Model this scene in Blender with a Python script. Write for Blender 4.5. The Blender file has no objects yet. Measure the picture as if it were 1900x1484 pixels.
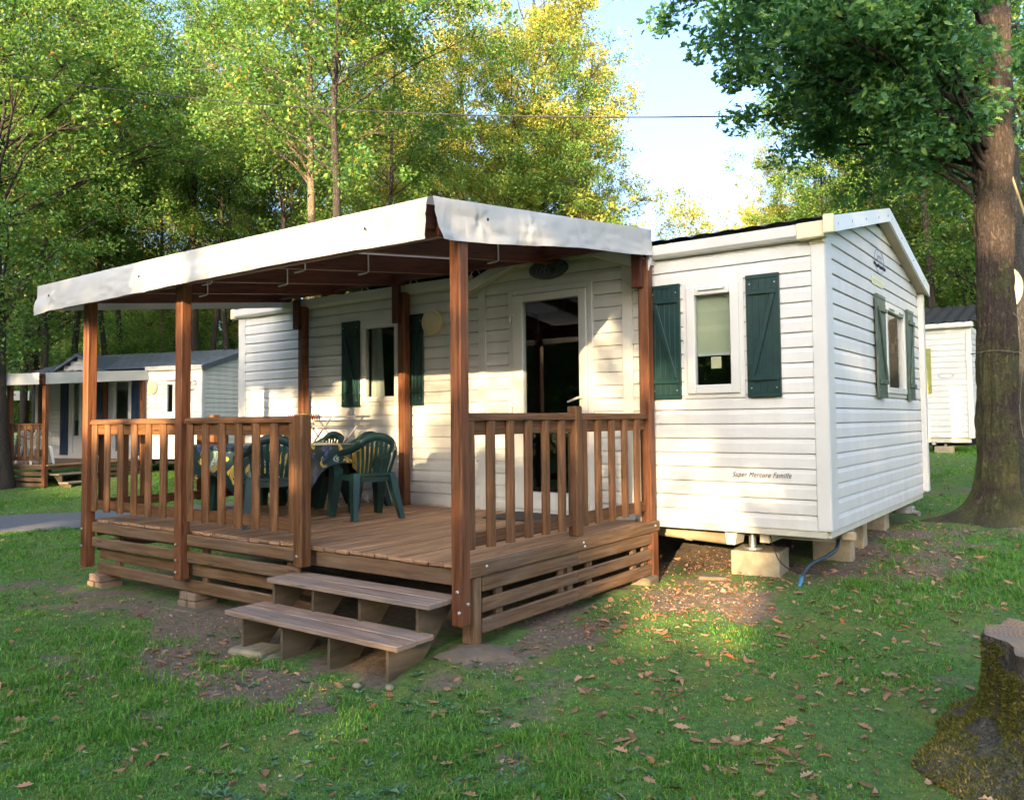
import bpy, math, random
import numpy as np
from mathutils import Matrix, Vector, noise as mnoise

SC = bpy.context.scene
COL = SC.collection
R = math.radians
rng = np.random.default_rng(7)
random.seed(7)

# ------------------------------------------------------------------ camera, sky, sun, exposure
YAW, PITCH, ROLL = R(36.31), R(2.618), R(-0.566)
EYE = np.array([1.762, -6.575, 1.561])
_r0 = np.array([math.cos(YAW), math.sin(YAW), 0.0])
_f = np.array([-math.sin(YAW) * math.cos(PITCH), math.cos(YAW) * math.cos(PITCH), math.sin(PITCH)])
_u0 = np.cross(_r0, _f)
_rt = _r0 * math.cos(ROLL) + _u0 * math.sin(ROLL)
_up = -_r0 * math.sin(ROLL) + _u0 * math.cos(ROLL)
cam_d = bpy.data.cameras.new('camera')
cam = bpy.data.objects.new('camera', cam_d)
COL.objects.link(cam)
cam.matrix_world = Matrix(((_rt[0], _up[0], -_f[0], EYE[0]), (_rt[1], _up[1], -_f[1], EYE[1]),
                           (_rt[2], _up[2], -_f[2], EYE[2]), (0, 0, 0, 1)))
cam_d.sensor_fit = 'HORIZONTAL'
cam_d.sensor_width = 36
cam_d.lens = 36 * 1504.8 / 1900
cam_d.shift_x = (950 - 945.85) / 1900
cam_d.shift_y = (712.04 - 742) / 1900
cam_d.clip_start = 0.05
cam_d.clip_end = 1000
SC.camera = cam

SUN = np.array([0.317, -1.0, 0.20])          # towards the sun
SUN_EL = math.atan2(SUN[2], math.hypot(SUN[0], SUN[1]))
SUN_ROT = math.atan2(SUN[0], SUN[1])
w = bpy.data.worlds.new('World')
SC.world = w
w.use_nodes = True
wt = w.node_tree
wt.nodes.clear()
wo = wt.nodes.new('ShaderNodeOutputWorld')
wb = wt.nodes.new('ShaderNodeBackground')
ws = wt.nodes.new('ShaderNodeTexSky')
ws.sky_type = 'NISHITA'
ws.sun_disc = False
ws.sun_elevation = SUN_EL
ws.sun_rotation = SUN_ROT
ws.air_density = 0.7
ws.dust_density = 6.5
ws.ozone_density = 2.0
wt.links.new(ws.outputs[0], wb.inputs[0])
wb.inputs[1].default_value = 0.15
wt.links.new(wb.outputs[0], wo.inputs[0])
sl = bpy.data.lights.new('sun', 'SUN')
sl.energy = 3.2
sl.angle = R(0.5)
sl.color = (1.0, 0.72, 0.40)
so = bpy.data.objects.new('sun', sl)
COL.objects.link(so)
so.rotation_euler = Vector(SUN).to_track_quat('Z', 'Y').to_euler()
SC.view_settings.view_transform = 'Standard'
SC.view_settings.look = 'None'
SC.view_settings.exposure = 2.85
SC.view_settings.gamma = 1.0
SC.view_settings.use_curve_mapping = False
SC.render.engine = 'CYCLES'
cy = SC.cycles
cy.use_denoising = True
cy.max_bounces = 7
cy.diffuse_bounces = 4
cy.glossy_bounces = 3
cy.transmission_bounces = 4
cy.transparent_max_bounces = 8
cy.caustics_reflective = False
cy.caustics_refractive = False
cy.sample_clamp_indirect = 6.0

# ------------------------------------------------------------------ node helpers and materials
class NT:
    def __init__(s, name):
        s.m = bpy.data.materials.new(name)
        s.m.use_nodes = True
        s.t = s.m.node_tree
        s.t.nodes.clear()
        s.out = s.t.nodes.new('ShaderNodeOutputMaterial')
    def n(s, typ, props=None, **inp):
        nd = s.t.nodes.new('ShaderNode' + typ)
        for k, v in (props or {}).items():
            setattr(nd, k, v)
        for k, v in inp.items():
            key = int(k[1:]) if k[0] == 'i' and k[1:].isdigit() else k.replace('_', ' ')
            s.set(nd.inputs[key], v)
        return nd
    def set(s, sock, v):
        if isinstance(v, bpy.types.NodeSocket):
            s.t.links.new(v, sock)
        else:
            if sock.type == 'RGBA' and not isinstance(v, (int, float)) and len(v) == 3:
                v = (*v, 1)
            sock.default_value = v
    def ramp(s, fac, stops, interp='LINEAR'):
        nd = s.t.nodes.new('ShaderNodeValToRGB')
        nd.color_ramp.interpolation = interp
        el = nd.color_ramp.elements
        while len(el) < len(stops):
            el.new(0.5)
        for e, (p, c) in zip(el, stops):
            e.position = p
            e.color = (*c, 1) if len(c) == 3 else c
        s.set(nd.inputs[0], fac)
        return nd.outputs[0]
    def mix(s, fac, a, b, mode='MIX'):
        nd = s.t.nodes.new('ShaderNodeMix')
        nd.data_type = 'RGBA'
        nd.blend_type = mode
        s.set(nd.inputs[0], fac); s.set(nd.inputs[6], a); s.set(nd.inputs[7], b)
        return nd.outputs[2]
    def math(s, op, a, b=0.0):
        nd = s.t.nodes.new('ShaderNodeMath')
        nd.operation = op
        s.set(nd.inputs[0], a); s.set(nd.inputs[1], b)
        return nd.outputs[0]
    def noise(s, vec, scale, detail=4, rough=0.55, dist=0.0):
        nd = s.n('TexNoise', Vector=vec, Scale=scale, Detail=detail, Roughness=rough, Distortion=dist)
        return nd.outputs[0]
    def mapping(s, vec, scale=(1, 1, 1), loc=(0, 0, 0)):
        return s.n('Mapping', Vector=vec, Scale=scale, Location=loc).outputs[0]
    def obj(s):
        return s.n('TexCoord').outputs['Object']
    def uv(s):
        return s.n('TexCoord').outputs['UV']
    def island(s):
        return s.n('NewGeometry').outputs['Random Per Island']
    def bump(s, h, strength=0.3, dist=0.01):
        return s.n('Bump', Strength=strength, Distance=dist, Height=h).outputs[0]
    def bsdf(s, **kw):
        nd = s.n('BsdfPrincipled', **kw)
        s.t.links.new(nd.outputs[0], s.out.inputs[0])
        return nd

def plain(name, col, rough=0.5, spec=0.5, metal=0.0, var=0.08, scale=6.0):
    t = NT(name)
    o = t.obj()
    nz = t.noise(o, scale, 5)
    c = t.mix(t.ramp(nz, [(0.3, (0, 0, 0)), (0.75, (1, 1, 1))]), tuple(x * (1 - var) for x in col), tuple(min(1, x * (1 + var)) for x in col))
    b = t.bsdf(Base_Color=c, Roughness=rough, Metallic=metal)
    b.inputs['Specular IOR Level'].default_value = spec
    return t.m

def wood(name, c_dark, c_mid, c_light, rough=0.65, grain=38.0, wear=0.0, bump=0.5, green=0.0, groove=0.0):
    t = NT(name)
    u = t.uv()
    g1 = t.noise(t.mapping(u, (2.2, grain, 1)), 1.0, 6, 0.6, 0.6)
    g2 = t.noise(t.mapping(u, (0.9, grain * 0.22, 1), (3, 7, 0)), 1.0, 4, 0.5, 1.2)
    big = t.noise(t.mapping(u, (1.6, 3.0, 1), (11, 2, 0)), 1.0, 3)
    kn = t.n('TexVoronoi', {'feature': 'F1'}, Vector=t.mapping(u, (1.7, 9.0, 1)), Scale=1.0).outputs[0]
    knot = t.ramp(kn, [(0.06, (1, 1, 1)), (0.13, (0, 0, 0))])
    c = t.ramp(g1, [(0.34, c_dark), (0.5, c_mid), (0.66, c_light)])
    crk = t.noise(t.mapping(u, (1.1, grain * 1.6, 1), (5, 1, 0)), 1.0, 3, 0.5, 0.2)
    c = t.mix(t.math('MULTIPLY', t.ramp(crk, [(0.69, (0, 0, 0)), (0.73, (1, 1, 1))]), 0.8), c, tuple(x * 0.3 for x in c_dark))
    c = t.mix(t.math('MULTIPLY', g2, 0.5), c, c_dark)
    c = t.mix(t.math('MULTIPLY', knot, 0.75), c, tuple(x * 0.35 for x in c_dark))
    if groove:
        sv = t.n('SeparateXYZ', Vector=u).outputs[1]
        sw_ = t.math('SINE', t.math('MULTIPLY', sv, 2 * math.pi / 0.0245))
        c = t.mix(t.math('MULTIPLY', t.ramp(sw_, [(0.80, (0, 0, 0)), (0.95, (1, 1, 1))]), groove), c, tuple(x * 0.4 for x in c_dark))
    isl = t.island()
    val = t.ramp(isl, [(0, (0.72, 0.74, 0.78)), (0.5, (1, 1, 1)), (1, (1.2, 1.14, 1.06))])
    c = t.mix(1.0, c, val, 'MULTIPLY')
    if wear:
        c = t.mix(t.math('MULTIPLY', t.ramp(big, [(0.42, (0, 0, 0)), (0.68, (1, 1, 1))]), wear), c, (0.23, 0.20, 0.18))
    if green:
        c = t.mix(t.math('MULTIPLY', t.ramp(t.noise(t.obj(), 5.0, 4), [(0.5, (0, 0, 0)), (0.7, (1, 1, 1))]), green), c, (0.06, 0.075, 0.035))
    b = t.bsdf(Base_Color=c, Roughness=rough, Normal=t.bump(t.math('ADD', g1, t.math('MULTIPLY', g2, 0.6)), bump, 0.004))
    b.inputs['Specular IOR Level'].default_value = 0.3
    return t.m

M = {}
M['post'] = wood('stained_wood', (0.075, 0.025, 0.009), (0.18, 0.064, 0.024), (0.28, 0.105, 0.042), 0.6, 30, 0.06)
M['rail'] = wood('railing_wood', (0.075, 0.032, 0.012), (0.15, 0.066, 0.025), (0.23, 0.108, 0.042), 0.65, 34, 0.06)
M['skirt'] = wood('skirting_wood', (0.09, 0.048, 0.023), (0.175, 0.10, 0.05), (0.25, 0.152, 0.08), 0.75, 32, 0.18)
M['deck'] = wood('decking_wood', (0.20, 0.108, 0.058), (0.40, 0.235, 0.13), (0.54, 0.34, 0.205), 0.62, 26, 0.2, 0.5, 0, 0.75)
M['step'] = wood('weathered_wood', (0.17, 0.11, 0.08), (0.32, 0.225, 0.165), (0.44, 0.33, 0.26), 0.75, 26, 0.55)
M['ply'] = wood('plywood', (0.065, 0.046, 0.028), (0.11, 0.08, 0.05), (0.15, 0.112, 0.072), 0.8, 12, 0.2, 0.4, 0.6)
M['rafter'] = wood('rafter_wood', (0.055, 0.016, 0.010), (0.10, 0.030, 0.016), (0.14, 0.042, 0.02), 0.55, 24)

def siding_mat():
    t = NT('vinyl_siding')
    o = t.obj()
    st = t.noise(t.mapping(o, (2.0, 2.0, 0.5)), 2.0, 5, 0.6)
    fine = t.noise(o, 60, 3)
    c = t.ramp(st, [(0.3, (0.545, 0.54, 0.525)), (0.65, (0.63, 0.625, 0.61))])
    spots = t.ramp(t.noise(o, 38, 2, 0.4), [(0.72, (0, 0, 0)), (0.76, (1, 1, 1))])
    c = t.mix(t.math('MULTIPLY', spots, 0.14), c, (0.36, 0.34, 0.27))
    sep = t.n('SeparateXYZ', Vector=o)
    low = t.ramp(sep.outputs[2], [(0.62, (1, 1, 1)), (0.95, (0, 0, 0))])
    dirt = t.math('MULTIPLY', low, t.ramp(t.noise(o, 7, 5), [(0.42, (0, 0, 0)), (0.7, (1, 1, 1))]))
    c = t.mix(t.math('MULTIPLY', dirt, 0.3), c, (0.45, 0.42, 0.33))
    b = t.bsdf(Base_Color=c, Roughness=0.42, Normal=t.bump(t.noise(t.mapping(o, (3, 3, 30)), 3, 4), 0.12, 0.003))
    b.inputs['Specular IOR Level'].default_value = 0.4
    return t.m
M['siding'] = siding_mat()
M['trim'] = plain('white_trim', (0.58, 0.577, 0.56), 0.4, 0.45, 0, 0.05, 3)
M['cream'] = plain('cream_plastic', (0.70, 0.62, 0.42), 0.45, 0.4, 0, 0.05, 4)
M['pvc'] = plain('pvc_frame', (0.60, 0.595, 0.575), 0.3, 0.5, 0, 0.03, 3)
M['fascia'] = plain('fascia_metal', (0.70, 0.73, 0.75), 0.35, 0.5, 0, 0.05, 2)
M['soffit'] = plain('soffit', (0.42, 0.35, 0.27), 0.7, 0.3, 0, 0.12, 5)
M['skirt_metal'] = plain('skirt_metal', (0.50, 0.48, 0.40), 0.55, 0.4, 0, 0.12, 6)
M['pipe'] = plain('drain_pipe', (0.36, 0.30, 0.21), 0.5, 0.4, 0, 0.1, 8)
M['dark'] = plain('dark_interior', (0.018, 0.018, 0.02), 0.9, 0.1, 0, 0.2, 2)
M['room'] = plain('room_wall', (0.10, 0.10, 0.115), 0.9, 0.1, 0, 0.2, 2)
M['steel'] = plain('galvanised_steel', (0.45, 0.45, 0.46), 0.35, 0.5, 0.8, 0.1, 20)
M['white_metal'] = plain('white_tube', (0.62, 0.62, 0.64), 0.35, 0.5, 0, 0.05, 20)
M['plate'] = plain('plaque_plastic', (0.05, 0.055, 0.068), 0.38, 0.5, 0, 0.15, 12)
M['plate_letter'] = plain('plaque_letter', (0.11, 0.12, 0.135), 0.4, 0.5, 0, 0.1, 12)
M['ink'] = plain('dark_lettering', (0.012, 0.016, 0.03), 0.5, 0.4, 0, 0.05, 12)
M['grey_ink'] = plain('grey_lettering', (0.28, 0.34, 0.40), 0.5, 0.4, 0, 0.1, 12)
M['brown_ink'] = plain('brown_lettering', (0.09, 0.06, 0.04), 0.5, 0.4, 0, 0.1, 12)
M['sticker'] = plain('yellow_sticker', (0.70, 0.68, 0.42), 0.5, 0.4, 0, 0.06, 9)
M['lamp'] = plain('lamp_glass', (0.62, 0.55, 0.36), 0.35, 0.5, 0, 0.08, 8)
M['rubber'] = plain('black_rubber', (0.02, 0.02, 0.022), 0.6, 0.4, 0, 0.2, 9)
M['hose'] = plain('blue_hose', (0.03, 0.16, 0.30), 0.45, 0.5, 0, 0.15, 9)
M['hose_dark'] = plain('dark_pipe', (0.025, 0.04, 0.055), 0.4, 0.5, 0, 0.15, 9)
M['cord'] = plain('grey_cord', (0.16, 0.14, 0.10), 0.8, 0.2, 0, 0.2, 60)
M['rope'] = plain('rope', (0.34, 0.27, 0.14), 0.8, 0.2, 0, 0.2, 60)
M['navy'] = plain('navy_paint', (0.018, 0.035, 0.08), 0.45, 0.5, 0, 0.12, 7)
M['white_plastic'] = plain('white_plastic', (0.66, 0.63, 0.56), 0.4, 0.5, 0, 0.05, 7)
M['dish'] = plain('dish_paint', (0.52, 0.56, 0.47), 0.45, 0.5, 0, 0.08, 5)
M['cloth_yellow'] = plain('towel_yellow', (0.45, 0.31, 0.07), 0.9, 0.1, 0, 0.2, 12)
M['ochre_leaf'] = plain('ochre_leaf', (0.28, 0.12, 0.05), 0.8, 0.2, 0, 0.3, 40)
for nm, c in {'peg_red': (0.5, 0.03, 0.06), 'peg_blue': (0.05, 0.2, 0.5), 'peg_green': (0.06, 0.35, 0.12), 'peg_yellow': (0.6, 0.42, 0.05), 'peg_pink': (0.6, 0.12, 0.3)}.items():
    M[nm] = plain(nm, c, 0.4, 0.5, 0, 0.05, 9)

def shutter_mat(name, col):
    t = NT(name)
    o = t.obj()
    nz = t.noise(o, 9, 5)
    c = t.mix(t.ramp(nz, [(0.35, (0, 0, 0)), (0.75, (1, 1, 1))]), tuple(x * 0.8 for x in col), tuple(x * 1.35 for x in col))
    sc = t.ramp(t.noise(t.mapping(o, (40, 40, 9)), 3, 5, 0.7), [(0.66, (0, 0, 0)), (0.75, (1, 1, 1))])
    c = t.mix(t.math('MULTIPLY', sc, 0.22), c, (0.12, 0.17, 0.17))
    b = t.bsdf(Base_Color=c, Roughness=0.38)
    b.inputs['Specular IOR Level'].default_value = 0.5
    return t.m
M['shutter'] = shutter_mat('shutter_green', (0.004, 0.028, 0.027))
M['shutter_faded'] = shutter_mat('shutter_faded_green', (0.055, 0.085, 0.062))
M['chair'] = shutter_mat('chair_plastic', (0.010, 0.038, 0.034))

def glass_mat():
    t = NT('window_glass')
    tr = t.n('BsdfTransparent', Color=(0.78, 0.84, 0.82))
    gl = t.n('BsdfGlossy', Color=(0.9, 0.93, 0.95), Roughness=0.01)
    fr = t.n('LayerWeight', Blend=0.5)
    f2 = t.math('ADD', t.math('MULTIPLY', t.math('POWER', fr.outputs['Facing'], 4.0), 0.85), 0.085)
    mx = t.n('MixShader', Fac=f2)
    t.t.links.new(tr.outputs[0], mx.inputs[1]); t.t.links.new(gl.outputs[0], mx.inputs[2])
    t.t.links.new(mx.outputs[0], t.out.inputs[0])
    return t.m
M['glass'] = glass_mat()

def translucent(name, col, trans=0.3, rough=0.7, bump=None, var=0.05, scale=3, gloss=0.3):
    t = NT(name)
    o = t.obj()
    c = t.mix(t.ramp(t.noise(o, scale, 5), [(0.3, (0, 0, 0)), (0.7, (1, 1, 1))]), tuple(x * (1 - var) for x in col), col)
    b = t.n('BsdfPrincipled', Base_Color=c, Roughness=rough)
    b.inputs['Specular IOR Level'].default_value = gloss
    if bump:
        t.set(b.inputs['Normal'], t.bump(t.noise(t.mapping(o, bump[0]), 1, 4, 0.5, 0.8), bump[1], bump[2]))
    tl = t.n('BsdfTranslucent', Color=c)
    mx = t.n('MixShader', Fac=trans)
    t.t.links.new(b.outputs[0], mx.inputs[1]); t.t.links.new(tl.outputs[0], mx.inputs[2])
    t.t.links.new(mx.outputs[0], t.out.inputs[0])
    return t.m
M['tarp'] = translucent('canopy_tarpaulin', (0.60, 0.593, 0.58), 0.16, 0.45, ((2.5, 2.5, 1.2), 0.5, 0.05), 0.09, 2.0)
M['blind'] = translucent('roller_blind', (0.62, 0.64, 0.46), 0.3, 0.8, None, 0.05, 2)
M['curtain'] = translucent('net_curtain', (0.55, 0.58, 0.58), 0.35, 0.9, None, 0.1, 6)

def cloth_mat():
    t = NT('printed_tablecloth')
    o = t.obj()
    base = t.mix(t.noise(o, 5, 3), (0.008, 0.02, 0.024), (0.02, 0.05, 0.055))
    # broad leaf print: distorted cells, some yellow, some grey green, with dark veins
    d = t.n('VectorMath', {'operation': 'ADD'}, i0=o, i1=t.n('TexNoise', Vector=o, Scale=3.0).outputs[1]).outputs[0]
    v = t.n('TexVoronoi', {'feature': 'F1'}, Vector=d, Scale=5.2)
    leaf = t.ramp(v.outputs[0], [(0.42, (1, 1, 1)), (0.48, (0, 0, 0))])
    sel = t.n('SeparateColor', Color=v.outputs[1])
    ycol = t.ramp(sel.outputs[0], [(0.0, (0.62, 0.45, 0.08)), (0.42, (0.62, 0.45, 0.08)), (0.44, (0.24, 0.32, 0.27)), (0.7, (0.08, 0.10, 0.22))], 'CONSTANT')
    wv = t.n('TexWave', {'wave_type': 'BANDS'}, Vector=d, Scale=9.0, Distortion=5.0).outputs[1]
    ycol = t.mix(t.ramp(wv, [(0.25, (1, 1, 1)), (0.4, (0, 0, 0))]), ycol, (0.02, 0.03, 0.07))
    c = t.mix(leaf, base, ycol)
    b = t.bsdf(Base_Color=c, Roughness=0.35)
    return t.m
M['cloth'] = cloth_mat()

def roof_mat(name, col):
    t = NT(name)
    o = t.obj()
    c = t.mix(t.noise(o, 8, 5), tuple(x * 0.7 for x in col), tuple(x * 1.3 for x in col))
    t.bsdf(Base_Color=c, Roughness=0.5)
    return t.m
M['roof'] = roof_mat('roof_tile', (0.028, 0.03, 0.036))
M['roof_blue'] = roof_mat('roof_slate', (0.085, 0.105, 0.14))

def concrete(name, col, moss=0.3):
    t = NT(name)
    o = t.obj()
    c = t.ramp(t.noise(o, 11, 6, 0.65), [(0.3, tuple(x * 0.7 for x in col)), (0.7, tuple(x * 1.12 for x in col))])
    c = t.mix(t.math('MULTIPLY', t.ramp(t.noise(o, 6, 4), [(0.5, (0, 0, 0)), (0.72, (1, 1, 1))]), moss), c, (0.07, 0.08, 0.03))
    t.bsdf(Base_Color=c, Roughness=0.9, Normal=t.bump(t.noise(o, 70, 4, 0.7), 0.6, 0.004))
    return t.m
M['block'] = concrete('breeze_block', (0.33, 0.28, 0.19), 0.25)
M['brick'] = concrete('old_brick', (0.25, 0.17, 0.12), 0.3)
M['slab'] = concrete('concrete_slab', (0.27, 0.235, 0.155), 0.5)
M['footing'] = concrete('earthy_footing', (0.15, 0.115, 0.08), 0.7)
M['asphalt'] = concrete('asphalt', (0.12, 0.125, 0.135), 0.05)

def bark_mat(name, c1, c2, moss=0.0, scale=1.0, mossz=(0.0, 3.0)):
    t = NT(name)
    o = t.obj()
    st = t.mapping(o, (9 * scale, 9 * scale, 2.2 * scale))
    n1 = t.noise(st, 1.6, 6, 0.65, 0.4)
    rn = t.noise(t.mapping(o, (26 * scale, 26 * scale, 9 * scale)), 1.0, 5, 0.66, 1.0)
    rg = t.math('ABSOLUTE', t.math('SUBTRACT', rn, 0.5))
    crack = t.ramp(rg, [(0.0, (0, 0, 0)), (0.09, (1, 1, 1))])
    c = t.ramp(n1, [(0.3, c1), (0.7, c2)])
    c = t.mix(crack, tuple(x * 0.4 for x in c1), c)
    lich = t.ramp(t.noise(o, 34 * scale, 5, 0.7), [(0.60, (0, 0, 0)), (0.66, (1, 1, 1))])
    c = t.mix(t.math('MULTIPLY', lich, 0.5), c, tuple(min(.4, x * 2.3) for x in c2))
    if moss:
        sep = t.n('SeparateXYZ', Vector=o)
        gate = t.ramp(sep.outputs[2], [(0.0, (1, 1, 1)), (0.5, (0.85, 0.85, 0.85)), (1.0, (0.2, 0.2, 0.2))])
        mr = t.n('MapRange', Value=sep.outputs[2], i1=mossz[0], i2=mossz[1], i3=1.0, i4=0.0).outputs[0]
        mm = t.math('ADD', t.math('MULTIPLY', t.noise(o, 3.2, 5, 0.6), 1.2), t.math('MULTIPLY', mr, 0.3))
        mk = t.ramp(mm, [(0.68, (0, 0, 0)), (0.86, (1, 1, 1))])
        mc = t.ramp(t.noise(o, 34, 4), [(0.3, (0.028, 0.04, 0.008)), (0.7, (0.10, 0.115, 0.024))])
        c = t.mix(t.math('MULTIPLY', mk, moss), c, mc)
    h = t.math('ADD', t.math('MULTIPLY', crack, 0.7), t.math('MULTIPLY', n1, 0.7))
    fine = t.noise(t.mapping(o, (70 * scale, 70 * scale, 30 * scale)), 1.0, 4, 0.7)
    c = t.mix(t.ramp(fine, [(0.35, (0, 0, 0)), (0.75, (0.7, 0.7, 0.7))]), c, tuple(min(1, x * 1.9) for x in c2))
    t.bsdf(Base_Color=c, Roughness=0.95, Normal=t.bump(t.math('ADD', h, t.math('MULTIPLY', fine, 0.35)), 0.9, 0.03))
    return t.m
M['bark'] = bark_mat('bark', (0.028, 0.022, 0.018), (0.06, 0.048, 0.038))
M['bark_light'] = bark_mat('pale_bark', (0.14, 0.105, 0.07), (0.27, 0.20, 0.135))
M['bark_near'] = bark_mat('mossy_bark', (0.022, 0.016, 0.013), (0.058, 0.040, 0.030), 0.95, 1.0, (-0.2, 3.8))
M['bark_dark'] = bark_mat('dark_bark', (0.025, 0.024, 0.024), (0.06, 0.055, 0.05), 0.3)
M['stump_moss'] = bark_mat('stump_bark', (0.06, 0.05, 0.035), (0.16, 0.13, 0.10), 0.95, 1.4, (-0.1, 0.75))

def cut_mat():
    t = NT('cut_wood')
    o = t.obj()
    wv = t.n('TexWave', {'wave_type': 'RINGS', 'rings_direction': 'Z'}, Vector=o, Scale=16.0, Distortion=6.0, Detail=5.0).outputs[1]
    c = t.ramp(wv, [(0.15, (0.27, 0.155, 0.075)), (0.85, (0.36, 0.225, 0.12))])
    c = t.mix(t.ramp(t.noise(o, 5, 5), [(0.42, (0, 0, 0)), (0.62, (1, 1, 1))]), c, (0.22, 0.165, 0.115))
    t.bsdf(Base_Color=c, Roughness=0.85, Normal=t.bump(wv, 0.4, 0.004))
    return t.m
M['cut'] = cut_mat()

def leaf_mat(name, stops, trans=0.45, objvar=0.5):
    t = NT(name)
    isl = t.island()
    c = t.ramp(isl, stops)
    oi = t.n('ObjectInfo').outputs['Random']
    c2 = t.mix(t.math('MULTIPLY', oi, objvar), c, (1.35, 1.12, 0.75), 'MULTIPLY')
    d = t.n('BsdfPrincipled', Base_Color=c2, Roughness=0.5)
    d.inputs['Specular IOR Level'].default_value = 0.35
    tc = t.mix(1.0, c2, (1.35, 1.3, 0.6), 'MULTIPLY')
    tl = t.n('BsdfTranslucent', Color=tc)
    mx = t.n('MixShader', Fac=trans)
    t.t.links.new(d.outputs[0], mx.inputs[1]); t.t.links.new(tl.outputs[0], mx.inputs[2])
    t.t.links.new(mx.outputs[0], t.out.inputs[0])
    return t.m
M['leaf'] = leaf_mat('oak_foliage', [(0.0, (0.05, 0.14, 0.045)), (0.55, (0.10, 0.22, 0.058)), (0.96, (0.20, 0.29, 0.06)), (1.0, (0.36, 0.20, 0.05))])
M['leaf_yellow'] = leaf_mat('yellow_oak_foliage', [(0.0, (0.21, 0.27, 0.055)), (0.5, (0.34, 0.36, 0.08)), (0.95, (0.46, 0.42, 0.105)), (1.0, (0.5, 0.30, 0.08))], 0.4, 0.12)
M['leaf_near'] = leaf_mat('dark_oak_foliage', [(0.0, (0.05, 0.145, 0.08)), (0.6, (0.09, 0.23, 0.095)), (1.0, (0.19, 0.32, 0.08))], 0.5, 0.0)
M['grass'] = leaf_mat('grass_blade', [(0.0, (0.05, 0.165, 0.022)), (0.5, (0.10, 0.28, 0.034)), (0.93, (0.19, 0.35, 0.05)), (1.0, (0.34, 0.30, 0.11))], 0.35, 0.0)
M['weed'] = leaf_mat('weed_leaf', [(0.0, (0.045, 0.12, 0.055)), (0.6, (0.09, 0.20, 0.085)), (1.0, (0.18, 0.28, 0.13))], 0.25, 0.0)
M['dry'] = leaf_mat('dry_oak_leaf', [(0.0, (0.17, 0.08, 0.04)), (0.5, (0.32, 0.175, 0.10)), (0.85, (0.46, 0.30, 0.19)), (1.0, (0.38, 0.13, 0.04))], 0.15, 0.35)

# ------------------------------------------------------------------ mesh helpers
def wloc(o):
    v = Vector((0, 0, 0))
    while o is not None:
        v = v + o.location
        o = o.parent
    return v

def norm(v):
    v = np.asarray(v, float)
    return v / np.linalg.norm(v)

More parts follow.
